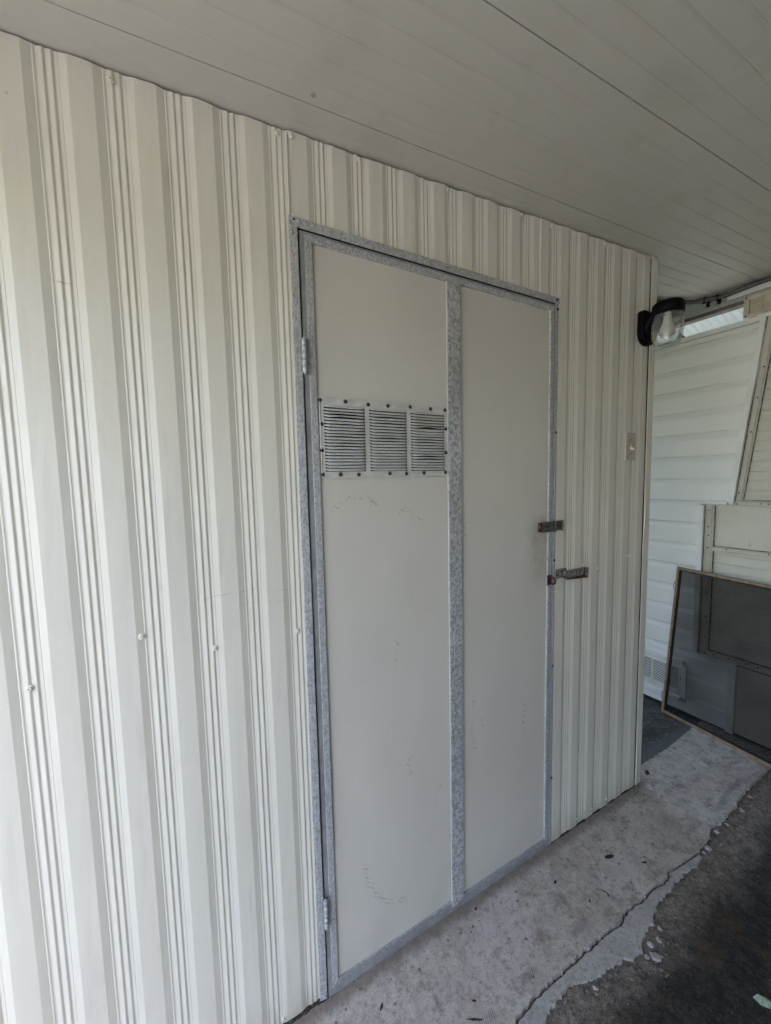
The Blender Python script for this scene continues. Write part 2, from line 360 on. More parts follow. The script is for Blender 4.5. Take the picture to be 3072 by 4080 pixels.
M['drive'] = plain('pale_concrete', (.33, .325, .315), .9, 0, .25, 3, .3, 60)
M['grass'] = plain('dry_lawn', (.10, .13, .05), .95, 0, .4, 4, .5, 40)
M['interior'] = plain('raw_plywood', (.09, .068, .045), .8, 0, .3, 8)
M['blocker_siding'] = plain('dark_blocker_siding', (.14, .125, .10), .6, 0, .08, 3)  # kept dark so the added blocking wall bounces little light
M['post'] = plain('white_post_paint', (.7, .69, .65), .5, 0, .08, 8)
M['leaf'] = plain('pale_dry_leaf', (.34, .42, .30), .6, 0, .25, 80)
M['chip'] = plain('concrete_chips', (.22, .19, .16), .9, 0, .4, 50)
M['twig'] = plain('dark_debris', (.05, .03, .02), .9, 0, .4, 50)
M['redwood'] = plain('dark_red_board', (.07, .022, .018), .7, 0, .3, 20)
def mat_awning():
    m, nt, b = new_mat('pale_awning_paint'); g = N(nt); p = g.pos()
    n = g.noise(p, 14, 5, .65); c = g.mix(g.ramp(n, .4, .75, 0, .6), (.60, .615, .595), (.48, .515, .495))
    g.link(c, b.inputs['Base Color']); b.inputs['Roughness'].default_value = .5
    return m
M['awning'] = mat_awning()

# ------------------------------------------------------------------ mesh helpers
COL = scene.collection
class MB:
    def __init__(s): s.v = []; s.f = []; s.sm = []
    def add(s, vs_, fs, smooth=False):
        o = len(s.v); s.v += [tuple(q) for q in vs_]; s.f += [tuple(i + o for i in f) for f in fs]; s.sm += [smooth] * len(fs)
        return s
    def box(s, x0, x1, y0, y1, z0, z1):
        return s.add([(x0, y0, z0), (x1, y0, z0), (x1, y1, z0), (x0, y1, z0), (x0, y0, z1), (x1, y0, z1), (x1, y1, z1), (x0, y1, z1)],
                     [(0, 3, 2, 1), (4, 5, 6, 7), (0, 1, 5, 4), (1, 2, 6, 5), (2, 3, 7, 6), (3, 0, 4, 7)])
    def prism(s, pts, axis, a, b):
        """polygon pts extruded along axis ('x': pts=(y,z); 'y': pts=(x,z); 'z': pts=(x,y)) from a to b"""
        def mk(p, t): return {'x': (t, p[0], p[1]), 'y': (p[0], t, p[1]), 'z': (p[0], p[1], t)}[axis]
        n = len(pts); vs_ = [mk(p, a) for p in pts] + [mk(p, b) for p in pts]
        fs = [tuple(range(n)), tuple(range(2 * n - 1, n - 1, -1))] + [(i, i + n, (i + 1) % n + n, (i + 1) % n) for i in range(n)]
        return s.add(vs_, fs)
    def grid(s, rows, smooth=False, skip=None):
        nr = len(rows); nc = len(rows[0]); vs_ = [p for r_ in rows for p in r_]
        fs = [(i * nc + j, i * nc + j + 1, (i + 1) * nc + j + 1, (i + 1) * nc + j) for i in range(nr - 1) for j in range(nc - 1) if not (skip and skip(i, j))]
        return s.add(vs_, fs, smooth)
    def lathe(s, prof, c, ax='z', n=24, smooth=True, cap=True):
        vs_ = []; k = len(prof)
        for i in range(n):
            a = 2 * math.pi * i / n
            for (r_, h) in prof:
                u, w = r_ * math.cos(a), r_ * math.sin(a)
                vs_.append({'z': (c[0] + u, c[1] + w, c[2] + h), 'y': (c[0] + u, c[1] + h, c[2] + w), 'x': (c[0] + h, c[1] + u, c[2] + w)}[ax])
        fs = [(i * k + j, ((i + 1) % n) * k + j, ((i + 1) % n) * k + j + 1, i * k + j + 1) for i in range(n) for j in range(k - 1)]
        s.add(vs_, fs, smooth)
        if cap:
            o = len(s.v) - n * k
            for j in (0, k - 1):
                if prof[j][0] > 1e-5: s.f.append(tuple(o + i * k + j for i in range(n))); s.sm.append(False)
        return s
    def tube(s, path, r_, n=8, smooth=True):
        rings = []; pv = [Vector(p) for p in path]
        for i, p in enumerate(pv):
            t = (pv[min(i + 1, len(pv) - 1)] - pv[max(i - 1, 0)]).normalized()
            a = t.cross(Vector((0, 0, 1)));  a = t.cross(Vector((1, 0, 0))) if a.length < .1 else a
            a.normalize(); b = t.cross(a); rr = r_[i] if isinstance(r_, (list, tuple)) else r_
            rings.append([p + a * rr * math.cos(2 * math.pi * k / n) + b * rr * math.sin(2 * math.pi * k / n) for k in range(n)])
        vs_ = [q for g_ in rings for q in g_]
        fs = [(i * n + k, i * n + (k + 1) % n, (i + 1) * n + (k + 1) % n, (i + 1) * n + k) for i in range(len(pv) - 1) for k in range(n)]
        fs += [tuple(range(n)), tuple(range(len(vs_) - 1, len(vs_) - n - 1, -1))]
        return s.add(vs_, fs, smooth)
    def mesh(s, name, mat):
        me = bpy.data.meshes.new(name); me.from_pydata(s.v, [], s.f)
        for i, p in enumerate(me.polygons): p.use_smooth = s.sm[i]
        if mat: me.materials.append(M[mat])
        me.update(); return me
    def build(s, name, mat, parent=None, bevel=0.0, fixn=True):
        o = bpy.data.objects.new(name, s.mesh(name, mat)); COL.objects.link(o)
        if fixn:
            import bmesh
            bm = bmesh.new(); bm.from_mesh(o.data); bmesh.ops.recalc_face_normals(bm, faces=bm.faces); bm.to_mesh(o.data); bm.free()
        if parent: o.parent = parent
        if bevel:
            md = o.modifiers.new('bevel', 'BEVEL'); md.width = bevel; md.segments = 2; md.limit_method = 'ANGLE'
        return o
def thing(name, label, cat, group=None, loc=(0, 0, 0)):
    o = bpy.data.objects.new(name, None); COL.objects.link(o); o.location = loc; o.empty_display_size = .1
    o['label'] = label; o['category'] = cat
    if group: o['group'] = group
    return o
def tag(o, label, cat, group=None):
    o['label'] = label; o['category'] = cat
    if group: o['group'] = group
    return o
def struct(o, kind='structure'): o['kind'] = kind; return o
def put(name, me, loc, parent, rot=None, scale=None):
    o = bpy.data.objects.new(name, me); COL.objects.link(o); o.location = loc; o.parent = parent
    if rot: o.rotation_euler = rot
    if scale: o.scale = scale
    return o

# ------------------------------------------------------------------ the setting
FZ = 0.02                                    # top of the concrete strip
def ceil_z(x): return 2.279 + .0585 * x
struct(MB().add([(-150, -150, -.012), (150, -150, -.012), (150, 150, -.012), (-150, 150, -.012)], [(0, 1, 2, 3)]).build('ground', 'grass'))
struct(MB().box(-14, -1.3, -9, 9, -.05, 0.0).build('driveway', 'drive'))
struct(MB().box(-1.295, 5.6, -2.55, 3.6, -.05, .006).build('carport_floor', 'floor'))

patch_edge = [(.2, -.345), (.32, -.352), (.42, -.348), (.5, -.334), (.552, -.318), (.639, -.314), (.672, -.326), (.73, -.342), (.788, -.345), (.883, -.371), (.915, -.362), (.944, -.348), (1.004, -.346), (1.067, -.322),
              (1.126, -.32), (1.196, -.317), (1.27, -.314), (1.357, -.322), (1.40, -.318), (1.45, -.294), (1.49, -.297), (1.548, -.286), (1.583, -.273), (1.63, -.284), (1.681, -.285), (1.73, -.278), (1.775, -.283), (1.84, -.272), (1.903, -.267), (1.993, -.265), (2.147, -.263), (2.36, -.262)]
crack = [(.2, -.318), (.33, -.305), (.433, -.296), (.466, -.288), (.53, -.282), (.617, -.283), (.733, -.284), (.792, -.287), (.86, -.286), (.914, -.295), (.945, -.287), (.985, -.281), (1.053, -.291), (1.108, -.285), (1.192, -.296), (1.227, -.282), (1.318, -.293), (1.418, -.302)]
def rough_line(pts, amp=.0035, step=.004, seed=0.0):
    out = []
    for (a, b), (c, d) in zip(pts, pts[1:]):
        n = max(1, int(math.hypot(c - a, d - b) / step))
        for i in range(n):
            t = i / n; x, y = a + (c - a) * t, b + (d - b) * t
            out.append((x, y + amp * 2 * (mnoise.noise((x * 45, seed, 0)) + .6 * mnoise.noise((x * 130, seed + 4, 0)) + .45 * mnoise.noise((x * 330, seed + 9, 0)))))
    out.append(pts[-1]); return out
# main strip: from the wall out to the crack, then (beyond the skim coat) to the broken edge
main_edge = rough_line([(-1.29, -.33), (-1.0, -.335), (-.4, -.325), (0, -.322)] + crack + [q for q in patch_edge if q[0] > 1.43], seed=1.0)
teal_edge = rough_line([(1.6, .050), (1.673, .053), (1.93, .051), (2.258, .071), (2.36, .075)], .002, .01, 8.0)
def slab(edge, back, z0, z1, drop=.004):
    """strip between a ragged front edge and a smoother back line, its lip slightly rounded"""
    b = MB(); top = [(x, y, z1) for x, y in edge]; lip = [(x, y - .0012, z1 - .0016) for x, y in edge]
    foot = [(x, y - .0015 - .004 * abs(mnoise.noise((x * 80, 2, 0))), z0) for x, y in edge]; mid = [(x, y + .012, z1) for x, y in edge]; bk = [(x, back(x), z1) for x, y in edge]
    return b.grid([foot, lip, top, mid, bk])
def back_main(x):
    if x < 1.605: return .16
    for (a, b), (c, d) in zip(teal_edge, teal_edge[1:]):
        if a <= x <= c: return b + (d - b) * (x - a) / max(1e-6, c - a)
    return .06
struct(slab(main_edge, back_main, 0.0, FZ).build('concrete_strip', 'concrete'))
# skim coat between the crack and its own broken edge, a few millimetres lower
pe = [q for q in patch_edge if q[0] <= 1.44]
outer = rough_line([(-1.29, -.375), (-.6, -.37), (0, -.36)] + pe, .004, .006, 3.0)
cr_full = [(-1.29, -.33), (-1.0, -.335), (-.4, -.325), (0, -.322)] + crack + [(1.47, -.29)]
def back_skim(x):
    for (a, b), (c, d) in zip(cr_full, cr_full[1:]):
        if a <= x <= c:
            y = b + (d - b) * (x - a) / max(1e-6, c - a); return y - .0085 + .006 * mnoise.noise((x * 45, 1.0, 0)) + .003 * mnoise.noise((x * 140, 5, 0))
    return -.3
struct(slab(outer, back_skim, 0.0, FZ - .006).build('cement_skim', 'skim'))
struct(MB().add([(x, y, FZ - .004) for x, y in teal_edge] + [(2.36, 3.5, FZ - .004), (1.6, 3.5, FZ - .004)], [tuple(range(len(teal_edge) + 2))]).build('painted_floor', 'painted'))

# ------------------------------------------------------------------ carport roof
carport = thing('carport', 'cream painted pan ceiling of the carport above the shed door', 'carport')
X0, X1 = -1.15, 2.405
def pan_profile():
    pts = []; m = .3048 / 6
    for k in range(6):
        a = k * m
        if k == 0: pts += [(0, .0032), (.0008, .0030), (.0015, 0.0)]
        else: pts += [(a - .0030, -.0002), (a - .0008, .0027), (a + .0012, .0027), (a + .0060, .0008)]
        pts += [(a + .018, .0), (a + .036, .0)]
    pts += [(.3048 - .0012, 0), (.3048 - .0005, .0030), (.3048, .0032)]
    return pts
pp = pan_profile()
def pan_mesh(seed):
    xs = [X0 + (X1 - X0) * i / 44 for i in range(45)]
    rows = [[(x, dy, ceil_z(x) + dz + .0009 * mnoise.noise((x * 1.7, dy * 9 + seed, 0))) for dy, dz in pp] for x in xs]
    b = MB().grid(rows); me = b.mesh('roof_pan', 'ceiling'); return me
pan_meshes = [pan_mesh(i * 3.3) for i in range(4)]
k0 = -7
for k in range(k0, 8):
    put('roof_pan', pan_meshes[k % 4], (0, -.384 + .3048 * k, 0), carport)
YA, YB = -.384 + .3048 * k0, -.384 + .3048 * 8
MB().prism([(X0, ceil_z(X0) + .013), (X1, ceil_z(X1) + .013), (X1, ceil_z(X1) + .07), (X0, ceil_z(X0) + .07)], 'y', YA, YB).build('roof_deck', 'post', carport)
# beam at the trailer end: cream channel, bare galvanised splice, brown lip
bz = ceil_z(2.35)
MB().box(2.345, 2.40, YA, .046, 2.366, bz - .003).build('beam', 'post', carport, .002)
MB().box(2.347, 2.40, .0465, YB, 2.356, bz - .003).build('beam_splice', 'galv_fine', carport, .002)
MB().box(2.341, 2.40, YA, YB, 2.340, 2.3645).build('beam_channel', 'galv_fine', carport, .002)
MB().box(2.344, 2.40, YA, YB, 2.322, 2.3395).build('beam_lip', 'lip', carport, .001)
MB().prism([(X0 + .02, ceil_z(X0) - .13), (X0 + .09, ceil_z(X0) - .13), (X0 + .09, ceil_z(X0) - .001), (X0 + .02, ceil_z(X0) - .002)], 'y', YA, YB).build('beam', 'post', carport, .003)
for y in (YA + .1, -.9, YB - .15):
    if y == -.9: continue
    MB().box(X0 + .02, X0 + .09, y - .035, y + .035, -.0, ceil_z(X0) - .13).build('post', 'post', carport, .003)
MB().box(2.405, 2.475, YA + .06, YA + .13, .006, ceil_z(X1)+.01).build('post', 'post', carport, .003)

# ------------------------------------------------------------------ the shed
shed = thing('storage_shed', 'cream ribbed metal storage shed with galvanised framed door', 'shed')
PROF = [(0, 0), (.0145, .0080), (.0155, .0072), (.0170, .0072), (.0190, .0088), (.0215, .0088), (.0285, .0050), (.0300, .0050), (.0335, .0088), (.0350, .0086),
        (.0410, .0050), (.0425, .0050), (.0460, .0088), (.0475, .0086), (.0515, .0066), (.0527, .0069), (.0650, 0)]
PROF = [(u, d * .40) for u, d in PROF]
def wall_panel(x0, x1, start, pitch, yoff, hole, seed):
    s = pitch / .1033; xs = []
    k = math.floor((x0 - start) / pitch) - 1
    while start + k * pitch < x1 + .2:
        a = start + k * pitch
        xs += [(a + u * s, d) for u, d in PROF] + [(a + .078 * s, 0), (a + .09 * s, 0)]; k += 1
    def depth(x):
        for (a, d), (c, e) in zip(xs, xs[1:]):
            if a <= x <= c: return d + (e - d) * (x - a) / max(1e-9, c - a)
        return 0
    cols = sorted([q for q in xs if x0 < q[0] < x1] + [(q, depth(q)) for q in {x0, x1} | {h for h in (hole or ()) if x0 < h < x1}])
    b = MB(); nz = 26
    def zt(x): return ceil_z(x) - .0030 - .0065 * abs(mnoise.noise((x * 11, seed, 0))) - .003 * max(0, mnoise.noise((x * 90, seed, 1)))
    def zb(x, c): return 2.07 if (hole and hole[0] - 1e-6 < c < hole[1] + 1e-6) else FZ + .001 + .0015 * abs(mnoise.noise((x * 25, seed, 0)))
    for (xa, da), (xb, db) in zip(cols, cols[1:]):
        c = (xa + xb) / 2; rows = []
        for i in range(nz + 1):
            row = []
            for x, d in ((xa, da), (xb, db)):
                z0, z1 = zb(x, c), zt(x); z = z0 + (z1 - z0) * i / nz
                w = .0011 * mnoise.noise((x * 7, z * 2.2, seed)) + .0004 * mnoise.noise((x * 60, z * 9, seed))
                row.append((x, d - yoff + w, z))
            rows.append(row)
        b.grid(rows)
    o = b.build('wall_panel', 'wall', shed, fixn=False)
    import bmesh
    bm = bmesh.new(); bm.from_mesh(o.data); bmesh.ops.remove_doubles(bm, verts=bm.verts, dist=1e-5); bm.to_mesh(o.data); bm.free()
    md = o.modifiers.new('sheet', 'SOLIDIFY'); md.thickness = .001; md.offset = -1
    return o
HOLE = (.012, .938)
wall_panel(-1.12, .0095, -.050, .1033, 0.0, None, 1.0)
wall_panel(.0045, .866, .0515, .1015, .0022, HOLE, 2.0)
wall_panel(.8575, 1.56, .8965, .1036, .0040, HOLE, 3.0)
MB().box(.8562, .8578, -.0062, -.0030, 2.087, ceil_z(.857) - .012).build('sheet_edge', 'vent', shed)
MB().box(.0032, .0046, -.0042, -.0012, 2.087, ceil_z(.004) - .010).build('sheet_edge', 'vent', shed)
# corner trim with its buckled edge, and the end walls
rows = []
for i in range(61):
    z = FZ + .004 + (ceil_z(1.56) - .004 - FZ - .004) * i / 60
    e = 1.5265 + .0035 * mnoise.noise((z * 2.4, 3, 0)) + .0012 * mnoise.noise((z * 14, 7, 0)); bow = .0025 * max(0, mnoise.noise((z * 3.1, 9, 0))) + .006 * math.exp(-((z - 1.28) / .1) ** 2) + .004 * math.exp(-((z - .1) / .1) ** 2)
    xr = 1.5705 + .0012 * mnoise.noise((z * 2, 5, 5))
    rows.append([(e, -.0050 - bow * .2, z), (e + .0005, -.0065 - bow, z), (e + .006, -.0075 - bow * .5, z), (xr - .004, -.0085, z), (xr, -.0065, z), (xr + .0005, .03, z), (xr + .0005, .06, z)])
o = MB().grid(rows).build('corner_trim', 'wall', shed, fixn=False)
md = o.modifiers.new('sheet', 'SOLIDIFY'); md.thickness = .0008; md.offset = -1
MB().box(1.5195, 1.5262, -.0055, -.0038, FZ + .01, ceil_z(1.52) - .012).build('trim_shade_strip', 'joint', shed)  # dark strip painting the shade under the proud trim edge
MB().box(1.548, 1.5675, .03, 1.35, FZ, ceil_z(1.548) - .001).build('end_wall', 'wall', shed)
MB().box(-1.12, -1.10, .012, 1.35, FZ, ceil_z(-1.12) - .001).build('end_wall', 'wall', shed)
MB().prism([(-1.12, FZ), (1.5675, FZ), (1.5675, ceil_z(1.5675) - .001), (-1.12, ceil_z(-1.12) - .001)], 'y', 1.3505, 1.37).build('rear_wall', 'wall', shed)
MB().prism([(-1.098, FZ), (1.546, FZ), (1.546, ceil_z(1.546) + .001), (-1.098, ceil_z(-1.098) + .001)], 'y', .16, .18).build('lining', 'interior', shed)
# sill: dirty sealant joint under the sheets
b = MB(); xs = [-1.1 + i * .006 for i in range(450)]
def sill(x): return mnoise.noise((x * 30, 12, 0)), mnoise.noise((x * 90, 3, 0))
rows = []
for x in xs:
    if x > 1.572: break
    a, c = sill(x); w = .007 + .003 * a + .002 * c
    rows.append([(x, .02, FZ + .0005), (x, -w, FZ + .0008), (x, -w * .7, FZ + .002 + .001 * c), (x, .0, FZ + .0035 + .002 * a), (x, .02, FZ + .008)])
segL = [r_ for r_ in rows if r_[0][0] < .018]; segR = [r_ for r_ in rows if r_[0][0] > .942]
MB().grid(segL).build('sealant_joint', 'joint', shed); MB().grid(segR).build('sealant_joint', 'joint', shed)

# door
door = bpy.data.objects.new('door', None); COL.objects.link(door); door.parent = shed; door.empty_display_size = .1
def plate_xz(name, pts, y_front, th, mat, parent, bevel=.0007): return MB().prism(pts, 'y', y_front, y_front + th).build(name, mat, parent, bevel)
# frame fixed to the wall: header, jambs (with rolled lines)
top = [(x, 2.0845 + .0012 * mnoise.noise((x * 60, 4, 0))) for x in [-.001 + .952 * i / 60 for i in range(61)]]
plate_xz('door_header', [(-.001, 2.0633), (.951, 2.0645)] + top[::-1], -.0085, .0035, 'galv', shed)
prof = [(.0003, -.002), (.0006, -.0062), (.0035, -.0066), (.0042, -.0056), (.0049, -.0070), (.0115, -.0074), (.0122, -.0062), (.0130, -.0078), (.0190, -.0080), (.0205, -.006), (.0205, .02)]
MB().grid([[(x + .001 * mnoise.noise((z * 3, 0, 0)), y, z) for x, y in prof] for z in [FZ + .006 + (2.0632 - FZ - .006) * i / 30 for i in range(31)]]).build('door_jamb', 'galv', shed, fixn=False)
prof = [(.9275, .02), (.9275, -.001), (.9335, -.0015), (.9345, -.005), (.9395, -.0055), (.9402, -.0042), (.9412, -.0066), (.9475, -.0064), (.9482, -.003)]
MB().grid([[(x, y, z) for x, y in prof] for z in [FZ + .004 + (2.0632 - FZ - .004) * i / 30 for i in range(31)]]).build('door_jamb', 'galv_fine', shed, fixn=False)
# moving frame
y0 = -.0072
MB().box(.0255, .0368, -.0030, .012, .0552, 2.0545).build('stile', 'zinc', door, .0006)
MB().box(.0255, .9262, -.0030, .012, 2.0548, 2.0618).build('rail', 'zinc', door, .0006)
plate_xz('stile_flange', [(.0370, .0425), (.0370, 2.0538), (.0545, 2.0365), (.0545, .0600)], y0 - .0004, .0110, 'galv', door)
plate_xz('rail_flange', [(.0385, 2.0540), (.9255, 2.0540), (.9100, 2.0370), (.0550, 2.0370)], y0, .0106, 'galv', door)
plate_xz('stile_flange', [(.9258, 2.0535), (.9258, .0420), (.9094, .0595), (.9094, 2.0368)], y0 + .0002, .0104, 'galv', door)
plate_xz('rail_flange', [(.0400, .0415), (.9245, .0415), (.9090, .0588), (.0550, .0588)], y0 + .0004, .0100, 'galv_fine', door)
plate_xz('kick_rail', [(.0255, .0165), (.9330, .0165), (.9330, .0408), (.0372, .0408), (.0372, .0548), (.0255, .0548)], y0 + .0014, .016, 'zinc', door)
bar = [(.4600 + .0004 * mnoise.noise((z * 30, 0, 0)), z) for z in [.0412 + 1.9965 * i / 40 for i in range(41)]]
bar2 = [(.5080 + .0005 * mnoise.noise((z * 34, 5, 0)), z) for z in [.0412 + 1.9965 * i / 40 for i in range(41)]]
plate_xz('centre_stile', bar + bar2[::-1], y0 - .0022, .0018, 'galv_bar', door, .0004)
plate_xz('stile_hem', [(.4572, .0595), (.4596, .0595), (.4596, 2.036), (.4572, 2.036)], y0 - .0012, .0035, 'vent', door, .0006)
def skin(x0, x1, hole=None):
    xs = sorted(set([x0 + (x1 - x0) * i / 24 for i in range(25)] + (list(hole[:2]) if hole else [])))
    zs = sorted(set([.055 + 1.987 * i / 90 for i in range(91)] + (list(hole[2:]) if hole else [])))
    rows = [[(x, -.0012 + .0012 * mnoise.noise((x * 5, z * 2.4, x0)) - .0022 * max(0, mnoise.noise((x * 9 + 3, z * 7, 2))) + .0009 * mnoise.noise((x * 2.2, z * 1.1, 7)), z) for x in xs] for z in zs]
    def skip(i, j):
        if not hole: return False
        cx, cz = (xs[j] + xs[j + 1]) / 2, (zs[i] + zs[i + 1]) / 2
        return hole[0] < cx < hole[1] and hole[2] < cz < hole[3]
    o = MB().grid(rows, True, skip).build('door_skin', 'door', door, fixn=False)
    bk = MB()
    return o
skin(.052, .4605, (.068, .449, 1.487, 1.661)); skin(.5075, .912)
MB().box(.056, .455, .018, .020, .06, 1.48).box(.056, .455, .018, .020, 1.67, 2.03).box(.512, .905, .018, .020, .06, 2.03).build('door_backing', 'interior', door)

# hinges
def hinge(z0, z1):
    h = bpy.data.objects.new('hinge', None); COL.objects.link(h); h.parent = shed; h.empty_display_size = .05
    n = 5; L = (z1 - z0) / n
    for i in range(n):
        MB().lathe([(.0046, .0003), (.0058, .0012), (.0059, L - .0014), (.0046, L - .0004)], (.0238, -.0135, z0 + i * L), 'z', 14).build('knuckle', 'hinge', h)
    MB().lathe([(.0012, -.004), (.0026, -.0035), (.0026, (z1 - z0) + .002), (.001, (z1 - z0) + .0035)], (.0238, -.0135, z0), 'z', 12).build('hinge_pin', 'hinge', h)
    MB().box(.0262, .0362, -.0112, -.0085, z0 + .004, z1 - .003).build('hinge_leaf', 'galv_fine', h, .0005)
    MB().box(.0130, .0215, -.0112, -.0088, z0 + .003, z1 - .003).build('hinge_leaf', 'galv_fine', h, .0005)
hinge(1.728, 1.809); hinge(.243, .328)

# screws
def screw_mesh(name, mat, r=.0052, washer=True, h=.0036):
    b = MB()
    if washer: b.lathe([(r * 1.25, .0), (r * 1.25, -.0007), (r * .9, -.0012)], (0, 0, 0), 'y', 12, False)
    b.lathe([(r * .78, -.0005), (r * .78, -h * .8), (r * .6, -h), (r * .28, -h), (r * .2, -h * .75)], (0, 0, 0), 'y', 6, False)
    import bmesh
    me = b.mesh(name, mat); bm = bmesh.new(); bm.from_mesh(me); bmesh.ops.recalc_face_normals(bm, faces=bm.faces); bm.to_mesh(me); bm.free(); return me
sm_wall = screw_mesh('screw', 'wall', .0058); sm_dark = screw_mesh('screw', 'dark_screw', .0052); sm_small = screw_mesh('screw', 'zinc_screw', .0030, False, .0022)
sm_galv = screw_mesh('screw', 'galv', .0048); sm_blk = screw_mesh('screw', 'black_screw', .0050)
wall_s = [(-.536, 1.083), (-.351, 1.145), (-.21, 1.086), (-.018, 1.086), (-.099, .036), (-.332, 2.238), (-.016, 2.262), (.015, 2.265), (.189, 2.277), (.471, 2.295), (.771, 2.312), (.911, 2.317),
          (1.209, 2.334), (1.431, 2.343), (1.116, 1.118), (1.211, 1.091), (.959, 1.037), (1.423, 1.118)]
def wall_depth(x):
    if x < .005: st, p, yo = -.05, .1033, 0
    elif x < .858: st, p, yo = .0515, .1015, .0022
    else: st, p, yo = .8965, .1036, .004
    u = ((x - st) % p) * .1033 / p
    pr = PROF + [(.1033, 0)]
    for (a, d), (c, e) in zip(pr, pr[1:]):
        if a <= u <= c: return d + (e - d) * (u - a) / (c - a) - yo
    return -yo
for x, z in wall_s: put('screw', sm_wall, (x, wall_depth(x) - .0004, z), shed, (0, random.random(), 0))
for x, z in [(1.02, .052), (1.112, .050), (1.205, .055), (1.25, .046), (1.31, .050), (1.405, .052), (1.55, .048), (1.552, .70), (1.552, 1.40), (1.550, 1.92)]:
    put('screw', sm_wall, (x, wall_depth(x) - .0004 if x < 1.52 else -.0085, z), shed, (0, random.random(), 0), (.8, .8, .8))
for x, z in [(.005, 2.049), (.006, 1.780), (.010, 1.086), (.010, .62), (.013, .034), (.024, 2.078)]: put('screw', sm_galv, (x, -.0075 if z < 2.06 else -.0085, z), shed)
for x, z in [(.938, 2.076), (.944, 2.046), (.944, 1.62), (.944, 1.155), (.944, .75), (.944, .30)]: put('screw', sm_blk, (x, -.0066 if z < 2.06 else -.0085, z), shed, None, (.8, 1, .8))
small = [(.070, 2.045), (.044, 2.023), (.046, 1.804), (.046, 1.545), (.046, 1.09), (.046, .66), (.046, .251), (.067, .050), (.24, .050), (.437, .049), (.531, .048), (.89, .051), (.70, .049), (.484, 2.046), (.918, 2.025), (.918, 1.7), (.918, 1.35), (.917, .80), (.30, 2.046), (.72, 2.046)]
for x, z in small: put('screw', sm_small, (x, y0 - .0004, z), door)
for z in (2.028, 1.78, 1.57, 1.0, .56, .047): put('screw', sm_small, (.484, y0 - .0022, z), door)
MB().lathe([(.0026, 0), (.0026, -.0006)], (.012, -.0085, 2.0785), 'y', 10, False).build('drill_hole', 'black_screw', shed)
MB().lathe([(.0022, 0), (.0022, -.0006)], (.463, -.0085, 2.0745), 'y', 10, False).build('drill_hole', 'black_screw', shed)

# door vent
vent = bpy.data.objects.new('door_vent', None); COL.objects.link(vent); vent.parent = shed; vent.empty_display_size = .1
vy = -.0040
cols_v = [(.070, .1845), (.1975, .3140), (.3275, .4470)]; zt_v, zb_v = 1.6565, 1.4885
b = MB(); xs = [.0575] + [q for c in cols_v for q in c] + [.4555]; zs = [1.4715, zb_v, zt_v, 1.6745]
rows = [[(x, vy - .0016, z) for x in xs] for z in zs]
b.grid(rows, False, lambda i, j: i == 1 and j in (1, 3, 5))
o = b.build('vent_plate', 'vent', vent); md = o.modifiers.new('sheet', 'SOLIDIFY'); md.thickness = .001; md.offset = 0
MB().tube([(.0600, vy - .002, 1.474), (.0600, vy - .002, 1.672)], .0016, 8).build('vent_bead', 'vent', vent)
NL = 21; ph = (zt_v - zb_v) / NL
def louver_mesh(w, bend=0.0, gap=0.0):
    """hooded louvre: flush at the top, lip proud at the bottom, rounded closed ends"""
    n = 14; rows = []
    prof = [(0.0, 0.0), (.18, -.0024), (.40, -.0040), (.62, -.0048), (.77, -.0050), (.79, -.0044)]
    for i in range(n + 1):
        t = i / n; x = w * t; e = min(1.0, min(x, w - x) / .0055); e = math.sqrt(max(0, 1 - (1 - e) ** 2))
        sag = bend * math.sin(math.pi * t) ** 2
        rows.append([(x, d * e - gap * math.sin(math.pi * t) * s_, -s_ * ph * (.55 + .45 * e if s_ > .5 else 1) + sag * s_) for s_, d in prof])
    me = MB().grid(rows, True).mesh('louver', 'louver'); return me
for ci, (xa, xb) in enumerate(cols_v):
    for i in range(NL):
        bend = 0; gp = 0
        if ci == 0 and i in (2, 3): bend, gp = .0016, .001
        if ci == 0 and i in (9, 11, 12): bend = .0010
        if ci == 1 and i in (2, 4, 9, 10): bend = .0011
        if ci == 2 and i == 5: bend, gp = .0030, .0015
        if ci == 2 and i in (6, 7): bend = -.0016
        if ci == 2 and i in (9, 10): bend, gp = .0012, -.002
        if ci == 2 and i in (15, 16): bend = .0013
        bend = bend * 1.5 + random.uniform(-.0005, .0005); gp = gp * 1.4 + random.uniform(-.0004, .0004)
        me = louver_mesh(xb - xa, bend, gp)
        put('louver', me, (xa, vy - .0014, zt_v - i * ph), vent, (0, random.uniform(-.003, .003), 0))
for x, z in [(.061, 1.667), (.13, 1.668), (.195, 1.665), (.255, 1.666), (.327, 1.668), (.397, 1.667), (.449, 1.667), (.063, 1.608), (.061, 1.542), (.062, 1.481), (.11, 1.481), (.162, 1.48), (.257, 1.482), (.311, 1.481), (.371, 1.482), (.449, 1.483), (.4515, 1.612), (.4515, 1.542)]:
    put('screw', sm_dark, (x, vy - .0021, z), vent, (0, x * 40, 0), (.86, 1, .86))

